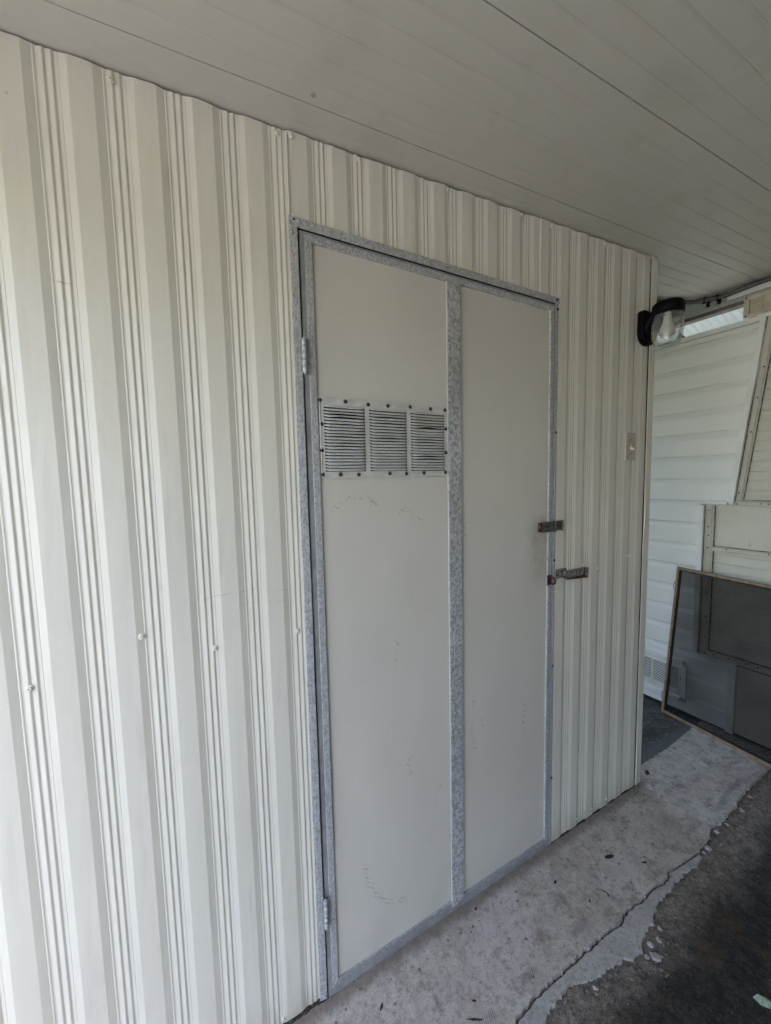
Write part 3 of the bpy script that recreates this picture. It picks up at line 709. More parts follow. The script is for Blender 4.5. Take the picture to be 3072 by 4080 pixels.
# hasps and staple
def group(name):
    h = bpy.data.objects.new(name, None); COL.objects.link(h); h.parent = shed; h.empty_display_size = .05; return h
h1 = group('hasp')
b = MB(); zc = 1.283
xs = [.866, .880, .916, .936]; zs = [1.2645, 1.2785, 1.2880, 1.3015]
b.grid([[(x, -.0135, z) for x in xs] for z in zs], False, lambda i, j: i == 1 and j == 1)
o = b.build('hasp_strap', 'hasp', h1); md = o.modifiers.new('s', 'SOLIDIFY'); md.thickness = .0022; md.offset = 0
MB().grid([[(.866, -.0135, z), (.861, -.0125, z), (.858, -.009, z), (.8575, -.006, z)] for z in (1.2665, 1.2995)], True).build('strap_end', 'rust', h1).modifiers.new('s', 'SOLIDIFY').thickness = .002
for i in range(3): MB().lathe([(.0042, .0004), (.0048, .001), (.0048, .0118), (.0042, .0124)], (.9405, -.0125, 1.2635 + i * .0128), 'z', 14).build('hasp_knuckle', 'hasp', h1)
MB().box(.9455, .9750, -.0135, -.0112, 1.2655, 1.3010).build('hasp_leaf', 'hasp', h1, .0005)
for i in range(3): MB().lathe([(.0036, .0004), (.0040, .001), (.0040, .0118), (.0036, .0124)], (.9785, -.0115, 1.2635 + i * .0128), 'z', 14).build('hasp_knuckle', 'hasp', h1)
MB().lathe([(.0016, 0), (.0022, .001), (.0022, .004)], (.9405, -.0125, 1.2585), 'z', 10).build('hasp_pin', 'hasp', h1)
MB().box(.884, .912, -.0122, -.0112, 1.2800, 1.2865).build('slot_rust', 'rust', h1)
h2 = group('hasp')
MB().box(.9500, .9925, -.0098, -.0078, 1.0845, 1.1190).build('hasp_leaf', 'hasp_light', h2, .0005)
for x, z in ((.979, 1.110), (.958, 1.098), (.982, 1.090)): MB().lathe([(.0036, 0), (.0036, -.0004)], (x, -.0099, z), 'y', 12, False).build('screw_hole', 'black_screw', h2)
for i, mt in enumerate(('rust', 'hasp_light', 'rust')): MB().lathe([(.0040, .0004), (.0046, .001), (.0046, [.0055, .019, .0085][i]), (.004, [.006, .0196, .009][i])], (.9985, -.0105, [1.1115, 1.0905, 1.080][i]), 'z', 14).build('hasp_knuckle', mt, h2)
o = MB().grid([[(1.004, -.0100, z), (1.010, -.0120, z), (1.112, -.0120, z)] for z in (1.0795 - .0, 1.108)]).build('hasp_strap', 'hasp_light', h2); md = o.modifiers.new('s', 'SOLIDIFY'); md.thickness = .002; md.offset = 0
o = MB().add([(1.112, -.0120, 1.0790), (1.134, -.0140, 1.0685), (1.138, -.0150, 1.1050), (1.112, -.0120, 1.1080)], [(0, 1, 2, 3)]).build('strap_tip', 'hasp_light', h2); md = o.modifiers.new('s', 'SOLIDIFY'); md.thickness = .0022
MB().prism([(1.006, 1.0740), (1.131, 1.0655), (1.134, 1.0695), (1.112, 1.0795), (1.006, 1.0795)], 'y', -.0150, -.0125).build('rust_edge', 'rustband', h2, .0004)
MB().prism([(1.103, 1.079), (1.114, 1.079), (1.116, 1.106), (1.111, 1.107)], 'y', -.0142, -.0128).build('rust_edge', 'rustband', h2, .0003)
for x, z in ((1.063, 1.099), (1.086, 1.099), (1.063, 1.086), (1.086, 1.087)): MB().lathe([(.0032, 0), (.0034, -.0006), (.001, -.0006)], (x, -.0131, z), 'y', 12, False).build('screw_hole', 'rust', h2)
st = group('lock_staple')
MB().box(.9040, .9270, -.0105, -.0074, 1.0660, 1.1040).build('staple_plate', 'rust', st, .002)
path = [(.9165, -.009, 1.0960), (.9165, -.020, 1.0962)] + [(.9165, -.0215 - .0125 * math.sin(a), 1.0845 + .0118 * math.cos(a)) for a in [math.pi * i / 12 for i in range(13)]] + [(.9165, -.020, 1.0728), (.9165, -.009, 1.0730)]
MB().tube(path, .0033, 10).build('staple_loop', 'rust', st)
for z in (1.0985, 1.0705): MB().lathe([(.0042, 0), (.004, -.0016), (.0015, -.0022)], (.9105, -.0105, z), 'y', 10).build('staple_screw', 'rust', st)

# ------------------------------------------------------------------ wall lamp, light switch
lamp = thing('wall_lamp', 'black wall lamp with ribbed clear glass jar on the shed corner', 'lamp')
LX, LY = 1.487, -.092
# back plate: rounded shield
pts = []
for i in range(33):
    a = math.pi * i / 32; pts.append((LX - .054 * math.cos(a) * 1.0, 2.052 - .056 * math.sin(a) ** .85))
plate = [(LX + .054, 2.118), (LX + .046, 2.128), (LX - .046, 2.128), (LX - .054, 2.118)] + pts
MB().prism(plate, 'y', -.030, -.004).build('back_plate', 'black', lamp, .004)
# arm + cap (dome with short skirt)
rows = []
for i in range(13):
    t = i / 12; y = -.028 + (LY + .028) * t; w = .047 + .006 * math.sin(t * math.pi / 2); zt = 2.112 + .026 * (t ** 1.3); zb = 2.020 + (2.088 - 2.020) * min(1, t * 1.5)
    rows.append([(LX + w * math.cos(a), y, (zb + zt) / 2 + (zt - zb) / 2 * math.copysign(abs(math.sin(a)) ** .7, math.sin(a))) for a in [2 * math.pi * k / 20 for k in range(21)]])
MB().grid(rows, True).build('arm', 'black', lamp)
MB().lathe([(.0, 2.1425), (.030, 2.1420), (.046, 2.1385), (.0535, 2.130), (.0545, 2.118), (.0545, 2.0905), (.050, 2.0905), (.049, 2.10), (0, 2.10)], (LX, LY, 0), 'z', 40).build('cap', 'black', lamp)
MB().lathe([(0, -.008), (.0028, -.007), (.0034, -.003), (.0015, 0), (.0015, .004)], (LX + .0585, LY, 2.104), 'x', 10).build('set_screw', 'black', lamp)
MB().lathe([(0, -.0015), (.0034, -.0010), (.0034, .0)], (LX - .004, -.0305, 2.066), 'y', 12).build('plate_screw', 'zinc_screw', lamp)
# glass jar with ribs (inner and outer wall)
prof_o = [(.0445, 2.104)]
zz = 2.096; 
def rib(z0, z1, n, r0, r1, amp):
    out = []
    for i in range(n * 6 + 1):
        t = i / (n * 6); out.append((r0 + (r1 - r0) * t + amp * (0.5 - .5 * math.cos(2 * math.pi * n * t)), z0 + (z1 - z0) * t))
    return out
prof_o += rib(2.096, 2.072, 3, .0475, .0500, .0042) + rib(2.069, 2.042, 1, .0515, .0518, .0012) + rib(2.040, 1.998, 4, .0510, .0470, .0042) + [(.0455, 1.990), (.0425, 1.983), (.038, 1.979), (.030, 1.977), (.026, 1.9785), (0, 1.979)]
prof_i = [(0, 1.9825), (.030, 1.9825), (.040, 1.9865), (.0440, 1.996), (.0478, 2.04), (.0480, 2.068), (.0455, 2.09), (.042, 2.104)]
MB().lathe(prof_o + prof_i, (LX, LY, 0), 'z', 56, True, False).build('glass_jar', 'glass', lamp)
MB().lathe([(0, 2.004), (.014, 2.0055), (.024, 2.013), (.0285, 2.025), (.027, 2.038), (.021, 2.052), (.0155, 2.066), (.0135, 2.080), (.0135, 2.1005)], (LX, LY, 0), 'z', 32, True, False).build('bulb', 'bulb', lamp)

sw = thing('light_switch', 'small aged beige light switch plate with ivory toggle on the shed wall', 'light switch')
MB().prism([(1.371, 1.5215), (1.441, 1.5215), (1.441, 1.6355), (1.371, 1.6355)], 'y', -.0105, -.0042).build('switch_plate', 'plate', sw, .0028)
MB().box(1.4015, 1.4105, -.0120, -.0103, 1.5655, 1.5905).build('toggle_collar', 'toggle', sw, .0006)
b = MB(); b.add([(1.4025, -.0115, 1.5790), (1.4095, -.0115, 1.5790), (1.4095, -.0115, 1.5690), (1.4025, -.0115, 1.5690), (1.4032, -.0255, 1.5715), (1.4088, -.0255, 1.5715), (1.4088, -.0245, 1.5635), (1.4032, -.0245, 1.5635)],
            [(0, 1, 2, 3), (4, 7, 6, 5), (0, 4, 5, 1), (1, 5, 6, 2), (2, 6, 7, 3), (3, 7, 4, 0)]); b.build('toggle', 'toggle', sw, .0008)
for z in (1.609, 1.549): MB().lathe([(.0032, 0), (.0030, -.0009), (.0012, -.0009), (.001, -.0004)], (1.406, -.0104, z), 'y', 12).build('plate_screw', 'brown_screw', sw)
MB().lathe([(.0040, 0), (.0040, -.0006)], (1.4445, -.0046, 1.5545), 'y', 10, False).build('notch', 'black_screw', sw)

# ------------------------------------------------------------------ the trailer
tr = thing('camper_trailer', 'camper trailer end wall with white lap siding and grimy cream aluminium panels', 'trailer')
XT = 2.350
def y_right(z):
    """right-hand limit of the white siding at height z"""
    if z > 1.300:
        pts = [(1.30, -.004), (1.811, -.056), (2.009, -.077), (2.23, -.096)]
        for (a, b_), (c, d) in zip(pts, pts[1:]):
            if z <= c: return b_ + (d - b_) * (z - a) / (c - a)
        return -.096
    if z > .424: return .124
    return -.042
YL = 1.3
lines = [2.187, 2.062, 1.941, 1.814, 1.689, 1.562, 1.436, 1.309, 1.183, 1.057, .931, .803, .677, .552, .423, .292, .169, .038]
vent_box = (.156, .44, .100, .335)
def course(zb, zt, ya, yb, name='siding_course'):
    h = zt - zb
    prof = [(-.0040, 0.0), (.0125, .0), (.0128, .001), (.0130, .002), (.0122, .010), (.0118, .5 * h), (.0115, h - .040), (.0105, h - .036), (.0080, h - .029), (.0035, h - .019), (-.0015, h - .008), (-.0040, h - .002), (-.0040, h + .004)]
    rows = []
    for d, dz in prof:
        z = zb + dz; r_ = max(ya, y_right(min(max(z, zb + .003), zt - .003))) if ya is None or ya < -5 else ya
        n = 14; rows.append([(XT - d + .0008 * mnoise.noise((5, y * 3, z * 4)), y, z) for y in [r_ + (yb - r_) * i / n for i in range(n + 1)]])
    return MB().grid(rows).build(name, 'siding', tr)
for zt, zb in zip(lines, lines[1:]):
    if zt in (.292, .169):                   # cut round the low vent
        course(zb, zt, -9, .150); course(zb, zt, .425, YL)
    else: course(zb, zt, -9, YL)
course(2.187, 2.222, -9, YL); course(.038, .094, .1505, .4245)
def trim(name, pts, depth=.020, back=.0, mat='vinyl_trim', bevel=.002): return MB().prism(pts, 'x', XT - depth, XT - back).build(name, mat, tr, bevel)
trim('top_trim', [(YL, 2.2105), (-.0945, 2.2105), (-.0965, 2.236), (YL, 2.236)])
trim('top_bead', [(YL, 2.181), (-.090, 2.181), (-.091, 2.190), (YL, 2.190)], .016)
trim('edge_trim', [(-.0035, 1.3015), (-.0285, 1.2895), (-.072, 1.752), (-.0995, 1.985), (-.1195, 2.2285), (-.0968, 2.2285), (-.0765, 2.009), (-.0555, 1.811)], .023)
trim('edge_trim', [(.0965, 1.2895), (-.0030, 1.2895), (-.0030, 1.3085), (.0965, 1.3085)], .022)
trim('edge_trim', [(.1000, .4250), (.1265, .4250), (.1265, 1.2850), (.1000, 1.2850)], .023)
trim('edge_trim', [(.0950, .4065), (-.0440, .4065), (-.0440, .4275), (.0950, .4275)], .022)
trim('edge_trim', [(-.0445, .034), (-.0790, .034), (-.0790, .4285), (-.0445, .4285)], .026)
# backing wall in cream aluminium
def cream_panel(name, ya, yb, z0, z1, pitch, x=.001, pts=None):
    zs = [z0]; z = z1 - .022
    prof = []
    while pitch and z > z0 + .01:
        prof.append(z); z -= pitch
    prof = sorted(prof); rowz = [(z0, 0)]
    for i, z in enumerate(prof):
        dp = .005 if i % 2 == 0 else .0025
        rowz += [(z - .006, 0), (z - .0015, dp), (z + .0010, dp), (z + .003, 0)]
    rowz.append((z1, 0)); rows = []
    for z, d in rowz:
        yr = yb(z) if callable(yb) else yb
        rows.append([(XT + x + d + .0015 * mnoise.noise((y * 6, z * 6, 4)), y, z) for y in [ya + (yr - ya) * i / 12 for i in range(13)]])
    return MB().grid(rows).build(name, 'cream', tr)
def cream_edge(z): return -.066 - .070 * (z - 1.32) / .66
cream_panel('cream_panel', -2.4, cream_edge, 1.315, 2.35, .0505)
cream_panel('cream_panel', -2.4, .060, 1.050, 1.290, 0)
cream_panel('cream_panel', -2.4, .060, .440, 1.035, .0495)
cream_panel('cream_panel', -2.4, -.070, .036, .436, 0)
def strip(pts, depth=.007): 
    o = MB().prism(pts, 'x', XT - depth, XT + .004).build('screw_strip', 'cream', tr, .002); return o
def vstrip(a0, a1, b0, b1, z0, z1, n=1):
    """vertical moulding with two rolled lines (a: left/right at the bottom, b: at the top)"""
    prof = [(0, 0.004), (.04, -.006), (.10, -.0068), (.14, -.0045), (.18, -.0068), (.68, -.0075), (.72, -.0045), (.77, -.0085), (.82, -.0050), (.88, -.0085), (.96, -.0075), (1, .003)]
    rows = [[(XT + d, (a0 + (a1 - a0) * u) * (1 - t) + (b0 + (b1 - b0) * u) * t, z0 + (z1 - z0) * t) for u, d in prof] for t in [i / 20 for i in range(21)]]
    return MB().grid(rows).build('screw_strip', 'cream', tr)
vstrip(-.033, -.064, -.1215, -.158, 1.3125, 2.232)
vstrip(.0990, .0540, .0990, .0550, .4225, 1.283)
def hstrip(ya, yb, z0, z1, s=0.0):
    prof = [(0, .004), (.06, -.0065), (.16, -.0072), (.22, -.004), (.28, -.0075), (.72, -.0078), (.78, -.0045), (.84, -.0085), (.95, -.0075), (1, .003)]
    rows = [[(XT + d - .0012, ya + (yb - ya) * t, z0 + (z1 - z0) * u + s * t) for u, d in prof] for t in [i / 20 for i in range(21)]]
    return MB().grid(rows).build('screw_strip', 'cream', tr)
hstrip(-.031, -2.4, 1.2825, 1.3125); hstrip(.058, -2.4, 1.027, 1.055); hstrip(.056, -2.4, .424, .456)
# sealant grime in the seams
def grime(pts, d=.0052, name='seam_sealant'):
    return MB().prism(pts, 'x', XT - d, XT + .004).build(name, 'grime', tr)
def ragged(a, b, w0, w1, n=46, amp=.35, seed=0):
    L, Rr = [], []
    for i in range(n + 1):
        t = i / n; y = a[0] + (b[0] - a[0]) * t; z = a[1] + (b[1] - a[1]) * t; q = 1 + amp * 2 * mnoise.noise((t * n * .4, seed, 0))
        if abs(b[1] - a[1]) > abs(b[0] - a[0]): L.append((y + w0 * q, z)); Rr.append((y - w1 * q, z))
        else: L.append((y, z + w0 * q)); Rr.append((y, z - w1 * q))
    return L + Rr[::-1]
grime(ragged((-.116, 2.225), (-.029, 1.300), .003, .004, seed=1), .0085)
grime(ragged((-.1565, 2.225), (-.0645, 1.320), .002, .0025, seed=2), .004)
grime(ragged((.0535, 1.280), (.0535, .450), .0018, .0020, seed=3), .004)
grime(ragged((-.062, 1.3165), (-2.3, 1.3165), .0018, .0012, seed=4), .004)
grime(ragged((.055, 1.057), (-2.3, 1.057), .0016, .0010, seed=5), .004)
grime(ragged((.050, .459), (-2.3, .459), .0026, .0014, seed=6), .004)
grime(ragged((.050, .4205), (-2.3, .4205), .0010, .0026, seed=7), .004)
grime(ragged((.0995, 1.283), (.0995, .425), .0016, .0012, seed=8), .0085)
def xscrew(x, y, z, mesh, r=1.0): return put('screw', mesh, (x, y, z), tr, (0, 0, -math.pi / 2), (r, 1, r))
tb = screw_mesh('screw', 'black_screw', .0050, False, .0025)
for y, z in [(-.118, 1.985), (-.100, 1.836), (-.083, 1.668), (-.047, 1.355), (-.041, 1.296), (-.135, 1.300), (-.166, 1.300), (.080, 1.256), (.080, 1.163), (.077, 1.115), (.078, 1.045), (-.006, 1.047), (-.177, 1.045),
             (.073, .787), (.072, .648), (.071, .528), (.069, .435), (.029, .442), (-.039, .444), (-.114, .446), (-.162, .446), (-.30, 1.3), (-.32, 1.045), (-.30, .446)]:
    xscrew(XT - .0075, y, z, tb)
# body behind the end wall
MB().box(2.356, 4.3, -2.4, YL + .2, .10, 2.19).build('body_shell', 'siding', tr)
MB().box(2.356, 2.50, YL, YL + .02, .02, 2.2).build('siding_return', 'siding', tr)
MB().prism([(.05, 2.245), (.42, 2.235), (.395, 2.312), (.372, 2.350), (.30, 2.262)], 'x', 2.585, 2.60).build('roof_board', 'redwood', tr)
MB().box(2.57, 2.61, .05, .42, 2.18, 2.262).build('roof_curb', 'siding', tr)
# tan vent plate under the beam
tv = bpy.data.objects.new('roof_edge_vent', None); COL.objects.link(tv); tv.parent = tr; tv.empty_display_size = .05
yv0, yv1 = -.037, -.230
o = MB().grid([[(2.312, y, z) for y in (yv0, -.058, -.209, yv1)] for z in (2.2375, 2.254, 2.323, 2.3405)], False, lambda i, j: i == 1 and j == 1).build('vent_frame', 'tan', tv)
md = o.modifiers.new('s', 'SOLIDIFY'); md.thickness = .010; md.offset = 0; bv = o.modifiers.new('b', 'BEVEL'); bv.width = .002; bv.segments = 2; bv.limit_method = 'ANGLE'
MB().box(2.3205, 2.3235, -.211, -.056, 2.252, 2.325).build('vent_screen', 'tan', tv)
MB().box(2.3235, XT + .005, -.225, -.045, 2.242, 2.336).build('vent_body', 'tan', tv)
b = MB()
for i in range(7):
    for j in range(6):
        y = -.070 - i * .0065 - (j % 2) * .003; z = 2.2605 + j * .0102 + (i % 2) * .005
        if z < 2.318: b.lathe([(.0017, 0), (.0017, -.0005)], (2.3204, y, z), 'x', 6, False)
struct(b.build('perforation', 'black_screw', tv), 'stuff')
tb2 = screw_mesh('screw', 'brown_screw', .0058, False, .003)
for y, z in ((-.0475, 2.333), (-.0475, 2.245), (-.219, 2.333), (-.219, 2.245)): put('screw', tb2, (2.3070, y, z), tv, (0, 0, -math.pi / 2))
# low louvred vent with vinyl surround
lv = bpy.data.objects.new('skirt_vent', None); COL.objects.link(lv); lv.parent = tr; lv.empty_display_size = .05
xs_ = [.160, .185, .2 - .003, .333, .348, .398, .412, .424]
openings = [(.196, .333), (.348, .408)]
rows = [[(XT - .010, y, z) for y in (.158, .196, .333, .348, .408, .424)] for z in (.118, .160, .297, .325)]
MB().grid(rows, False, lambda i, j: i == 1 and j in (1, 3)).build('vent_frame', 'vent_metal', lv)
for a, c in openings:
    for i in range(13):
        z = .164 + i * .0104
        MB().add([(XT - .0125, a, z), (XT - .0125, c, z), (XT - .0095, c, z + .0045), (XT - .0095, a, z + .0045), (XT - .0105, a, z - .0008), (XT - .0105, c, z - .0008)], [(0, 1, 2, 3), (0, 4, 5, 1)]).build('louver', 'vent_metal', lv, fixn=False)
MB().box(XT + .0, XT + .004, .19, .42, .150, .305).build('vent_cavity', 'black_screw', lv)
MB().prism([(.147, .121), (.172, .125), (.172, .322), (.149, .318)], 'x', XT - .026, XT - .004).build('vent_surround', 'vinyl_trim', lv, .002)
MB().prism([(.166, .322), (.424, .322), (.424, .347), (.166, .347)], 'x', XT - .024, XT - .004).build('vent_surround', 'vinyl_trim', lv, .002)
MB().prism([(.176, .093), (.424, .093), (.424, .118), (.176, .118)], 'x', XT - .028, XT - .004).build('vent_surround', 'vinyl_trim', lv, .003)
put('screw', tb, (XT - .0105, .181, .230), lv, (0, 0, -math.pi / 2))

# ------------------------------------------------------------------ flexible conduit under the beam
cpts = [Vector(p) for p in [(1.66, .43, 2.352), (1.85, .325, 2.366), (2.058, .249, 2.385), (2.136, .228, 2.389), (2.20, .2015, 2.392), (2.262, .170, 2.393), (2.305, .130, 2.3955), (2.322, .075, 2.3900), (2.328, .040, 2.3905), (2.333, -.13, 2.3990), (2.334, -.5, 2.3995), (2.334, -2.2, 2.3995)]]
path, rad = [], []
def cr_pt(p0, p1, p2, p3, t): return .5 * ((2 * p1) + (p2 - p0) * t + (2 * p0 - 5 * p1 + 4 * p2 - p3) * t * t + (3 * p1 - p0 - 3 * p2 + p3) * t ** 3)
for i in range(len(cpts) - 1):
    p0, p1, p2, p3 = cpts[max(i - 1, 0)], cpts[i], cpts[i + 1], cpts[min(i + 2, len(cpts) - 1)]
    n = max(4, int((p2 - p1).length / .0022)); n = min(n, 260)
    for k in range(n): path.append(cr_pt(p0, p1, p2, p3, k / n)); rad.append(.0108 + (.0012 if (len(path) // 2) % 2 else -.0003))
cd_ = thing('electrical_conduit', 'grey ribbed flexible conduit strapped along the beam under the ceiling', 'conduit')
MB().tube(path, rad, 10).build('conduit_tube', 'conduit', cd_)
for y, x, z in ((.128, 2.306, 2.3955), (.078, 2.322, 2.3903)):
    MB().tube([(x + .0 - .011 * math.cos(a), y, z + .011 * math.sin(a)) for a in [math.pi * (-.6 + 1.7 * i / 10) for i in range(11)]], .0045, 8).build('strap', 'black', cd_)
    MB().box(2.336, 2.348, y - .007, y + .007, z - .030, z - .004).build('strap_tab', 'black', cd_, .002)
MB().lathe([(.003, -.012), (.008, -.011), (.008, 0)], (2.338, .145, 2.394), 'x', 8).build('strap_bolt', 'black', cd_)

# ------------------------------------------------------------------ leaning window screen
scr = thing('window_screen', 'large dark window screen in thin tan frame leaning on the trailer', 'window screen')
A = Vector((2.266, .238, FZ)); Bt = Vector((2.3085, .2035, .918))      # left edge bottom/top
Wd = Vector((2.212 - 2.266, -.269 - .238, 0)).normalized(); Wt = Wd
WIDTH = 1.15
C2 = A + Wd * WIDTH; D2 = Bt + Vector((.004, -1, -.045)).normalized() * WIDTH
D2.x = 2.3085
nrm = (Bt - A).cross(Wd).normalized(); nrm = -nrm if nrm.x > 0 else nrm     # towards the viewer (-X)
def bar4(p, q, inn, w, th, mat, name):
    """bar along p-q, widening inwards by w along inn, thickness th along nrm"""
    vs_ = []
    for d in (0, th):
        vs_ += [p + nrm * d, q + nrm * d, q + nrm * d + inn[1] * w, p + nrm * d + inn[0] * w]
    return MB().add(vs_, [(0, 1, 2, 3), (4, 7, 6, 5), (0, 4, 5, 1), (1, 5, 6, 2), (2, 6, 7, 3), (3, 7, 4, 0)]).build(name, mat, scr, .0008)
e_l = (Bt - A).normalized(); e_r = (D2 - C2).normalized(); e_b = (C2 - A).normalized(); e_t = (D2 - Bt).normalized()
FW = .0160
bar4(A, Bt, ((e_b), (e_t)), FW * .75, .012, 'wood', 'frame_rail')
bar4(C2, D2, (-e_b, -e_t), FW, .012, 'wood', 'frame_rail')
bar4(A + e_b * FW * .75, C2 - e_b * FW, (e_l, e_r), FW, .012, 'wood', 'frame_rail')
bar4(Bt + e_t * FW * .75, D2 - e_t * FW, (-e_l, -e_r), FW, .012, 'wood', 'frame_rail')
def inset(d): return [A + e_b * d + e_l * d, C2 - e_b * d + e_r * d, D2 - e_t * d - e_r * d, Bt + e_t * d - e_l * d]
i1, i2 = inset(FW * .8), inset(FW * 1.45)
b = MB(); b.add([p + nrm * .006 for p in i1] + [p + nrm * .006 for p in i2] + [p + nrm * .001 for p in i1] + [p + nrm * .001 for p in i2],
                [(k, (k + 1) % 4, (k + 1) % 4 + 4, k + 4) for k in range(4)] + [(k + 8, k + 12, (k + 1) % 4 + 12, (k + 1) % 4 + 8) for k in range(4)] + [(k + 4, (k + 1) % 4 + 4, (k + 1) % 4 + 12, k + 12) for k in range(4)])
b.build('spline', 'rubber', scr)
q = inset(FW * 1.3); rows = [[(q[0] * (1 - s) + q[1] * s) * (1 - t) + (q[3] * (1 - s) + q[2] * s) * t + nrm * (.0035 + .003 * mnoise.noise((s * 3, t * 3, 1))) for s in [i / 16 for i in range(17)]] for t in [i / 16 for i in range(17)]]
MB().grid(rows, True).build('mesh_screen', 'mesh', scr, fixn=False)
for z in (.12, .80):
    t = (z - .02) / .9; c = A * (1 - t) + Bt * t
    MB().tube([c + Vector((0, .010 * math.sin(a), .030 * math.cos(a))) - e_b * 0 + nrm * .005 for a in [math.pi * i / 12 for i in range(13)]], .0013, 6).build('pull_tab', 'rubber', scr)

# ------------------------------------------------------------------ pale awning beyond the trailer
aw = thing('awning', 'pale ribbed awning roof seen in the gap above the trailer', 'awning')
def aw_z(x): return 2.70 - .316 * (x - 3.49)
def aw_mesh():
    rows = []
    for x in (2.45, 3.2, 3.8, 4.6, 5.6): rows.append([(x, dy, aw_z(x) + dz * 2) for dy, dz in pp])
    return MB().grid(rows).mesh('awning_pan', 'awning')
awm = aw_mesh()
for k in range(-9, 9): put('awning_pan', awm, (0, -.24 + .3048 * k, 0), aw)
ya_, yb_ = -.24 - .3048 * 9, -.24 + .3048 * 9
MB().prism([(2.45, aw_z(2.45) + .021), (5.6, aw_z(5.6) + .021), (5.6, aw_z(5.6) + .05), (2.45, aw_z(2.45) + .05)], 'y', ya_, yb_).build('awning_deck', 'post', aw)
for x, y in ((5.5, ya_ + .1), (5.5, yb_ - .1)): MB().box(x - .03, x + .03, y - .03, y + .03, -.02, aw_z(5.5)).build('post', 'post', aw, .003)
for y in (ya_ + .45, yb_ - .1): MB().box(2.66, 2.72, y - .03, y + .03, 2.19 if y < 1.5 else -.02, aw_z(2.69)).build('post', 'post', aw, .003)

# ------------------------------------------------------------------ unseen house added behind the camera to narrow the opening and cut fill light
nb = thing('light_blocker_house', 'unseen dark house wall added behind the viewer to block light', 'house')
MB().box(-1.6, 7.0, -2.95, -2.56, 0, 2.9).build('wall', 'blocker_siding', nb)
MB().prism([(-2.50, 2.901), (-3.00, 2.901), (-5.0, 3.7), (-7.0, 2.9), (-6.8, 2.86)], 'x', -1.8, 7.2).build('roof', 'drive', nb)
MB().box(-1.5, 6.9, -6.6, -2.951, 0, 2.85).build('wall', 'blocker_siding', nb)

# ------------------------------------------------------------------ small litter
lf = MB().add([(0, 0, .004), (.012, .010, .009), (.034, .012, .006), (.052, .004, .003), (.036, -.008, .002), (.014, -.010, .003), (.026, .001, .011)],
              [(0, 1, 6), (1, 2, 6), (2, 3, 6), (3, 4, 6), (4, 5, 6), (5, 0, 6)], True).build('leaf', 'leaf')
lf.location = (1.055, -.578, .0075); lf.rotation_euler = (.1, .0, -1.0); tag(lf, 'small pale green curled leaf on the dark stained floor', 'leaf')
def chip(b, x, y, z, r_, seed):
    rs = random.Random(seed); n = 6; ring = [(x + r_ * math.cos(2 * math.pi * i / n + .4) * rs.uniform(.6, 1.2), y + r_ * math.sin(2 * math.pi * i / n + .4) * rs.uniform(.6, 1.2), z) for i in range(n)]
    t = (x + rs.uniform(-.2, .2) * r_, y, z + r_ * rs.uniform(.35, .8)); mid = [((p[0] - x) * .7 + x, (p[1] - y) * .7 + y, z + r_ * rs.uniform(.3, .5)) for p in ring]
    b.add(ring + mid + [t], [(i, (i + 1) % n, (i + 1) % n + n, i + n) for i in range(n)] + [(i + n, (i + 1) % n + n, 2 * n) for i in range(n)])
b = MB()
for i in range(420):
    j = random.choice(patch_edge[:-1]); x = j[0] + random.uniform(-.05, .05); y = j[1] - abs(random.gauss(.01, .035)) - .004
    chip(b, x, y, .0058, random.choice((.0016, .0022, .003, .0042)) * random.uniform(.7, 1.3), i)
for i in range(160): chip(b, random.uniform(.3, 2.2), random.uniform(-.75, -.3), .0058, random.uniform(.0007, .0016), 900 + i)
struct(b.build('concrete_grit', 'chip'), 'stuff')
b = MB()
for i in range(60): chip(b, random.uniform(1.45, 1.66), random.uniform(-.075, -.004), FZ - .0002, random.uniform(.0015, .005), 2000 + i)
for i in range(140): chip(b, random.uniform(-.2, 1.55), -.006 - abs(random.gauss(0, .010)), FZ - .0002, random.uniform(.0008, .0028), 3000 + i)
for i in range(80): chip(b, random.uniform(.1, 2.1), random.uniform(-.27, -.03), FZ - .0002, random.uniform(.0006, .0016), 4000 + i)
struct(b.build('wall_crumbs', 'grime'), 'stuff')

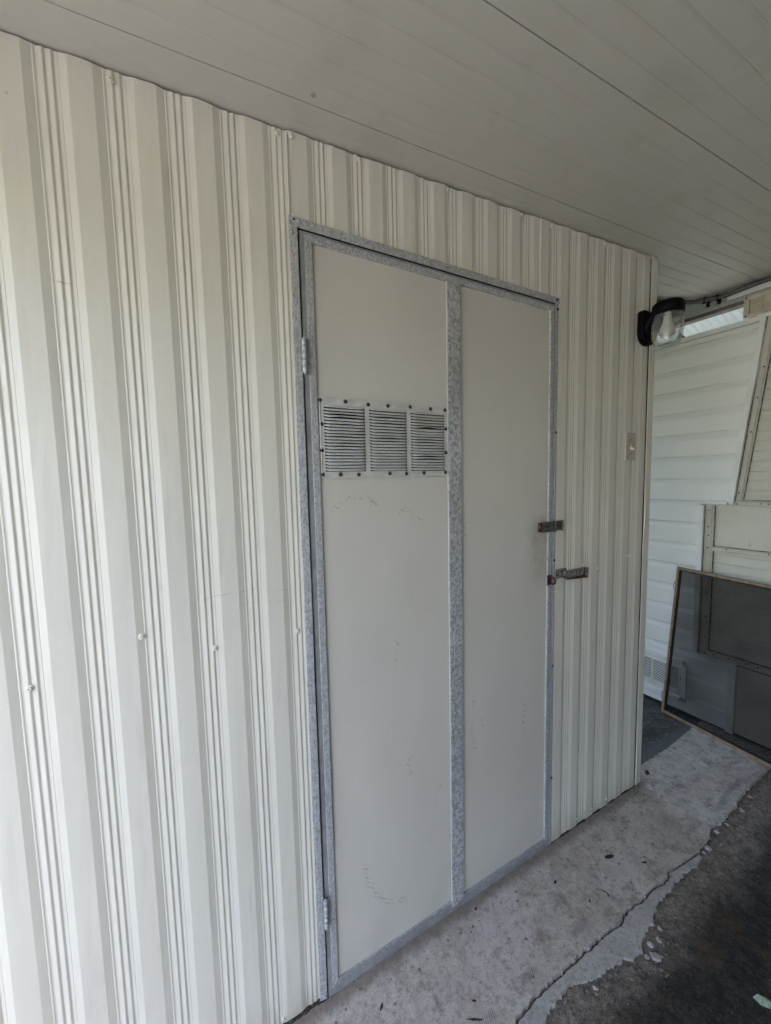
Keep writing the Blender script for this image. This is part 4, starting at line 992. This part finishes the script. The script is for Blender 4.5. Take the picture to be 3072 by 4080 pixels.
# broken lumps of concrete along the crumbled edge, scraps of leaf and twig on the strip
frs = [(1.803, -.300, .016), (1.586, -.292, .014), (1.471, -.308, .019), (1.437, -.311, .011), (.947, -.372, .014), (.925, -.398, .020), (.981, -.378, .012), (.903, -.384, .010), (1.016, -.362, .009), (1.66, -.300, .011), (1.92, -.286, .013), (.70, -.352, .009)]
for i, (x, y, r_) in enumerate(frs):
    b = MB(); chip(b, 0, 0, 0, r_ * .85, 7000 + i); o = b.build('concrete_fragment', 'skim'); o.location = (x, y, .0058); o.rotation_euler = (0, 0, i * 1.3); o.scale = (1, 1, .75)
    lab = ('small grey concrete chip lying alone beside the narrow cement skim' if x < .8 else 'grey concrete lump in the cluster beside the widest part of the cement skim' if x < 1.1 else
           'grey concrete lump where the long crack ends at the broken edge' if x < 1.5 else 'grey concrete lump against the bare broken edge between crack end and window screen')
    tag(o, lab, 'concrete fragment', 'broken concrete lumps along the edge')
def scrap(x, y, L, w, a, i):
    rs = random.Random(i); n = 7; up_ = []; lo_ = []
    for k in range(n + 1):
        t = k / n; h = w * math.sin(math.pi * min(1, t * .9 + .06)) * rs.uniform(.7, 1.1); up_.append(((t - .5) * L, h, .0012 + .002 * t)); lo_.append(((t - .5) * L, -h, .0008 + .001 * rs.random()))
    o = MB().grid([lo_, [(q[0], 0, .0028) for q in lo_], up_]).build('leaf_scrap', 'twig'); o.location = (x, y, FZ); o.rotation_euler = (0, 0, a)
    lab = {0: 'largest dark dry leaf scrap in the middle of the concrete strip', 8: 'dark brown leaf scrap beside the foot of the shed corner', 9: 'long thin dark leaf strip on concrete beside the crack'}.get(i, 'tiny dark dry leaf scrap on the grey concrete strip')
    tag(o, lab, 'leaf scrap', 'dark leaf scraps on the concrete'); return o
for i, (x, y, L, w, a) in enumerate([(1.094, -.150, .042, .008, -.3), (.886, -.210, .014, .003, .8), (.838, -.111, .018, .004, .2), (1.184, -.227, .022, .004, -.5), (.534, -.037, .010, .004, .1), (.491, -.073, .008, .003, .5), (.144, -.096, .018, .004, .7), (.374, -.211, .012, .003, -.6), (1.659, .009, .040, .010, .4), (.349, -.240, .045, .0028, -.55)]): scrap(x, y, L, w, a, i)
tw = MB().tube([(.940, -.196, FZ + .0014), (.952, -.207, FZ + .0016), (.962, -.222, FZ + .0014), (.957, -.232, FZ + .0013)], [.0006, .0009, .0014, .0024], 6).build('twig', 'twig'); tag(tw, 'thin dark twig with a knobbed end on the concrete strip', 'twig')
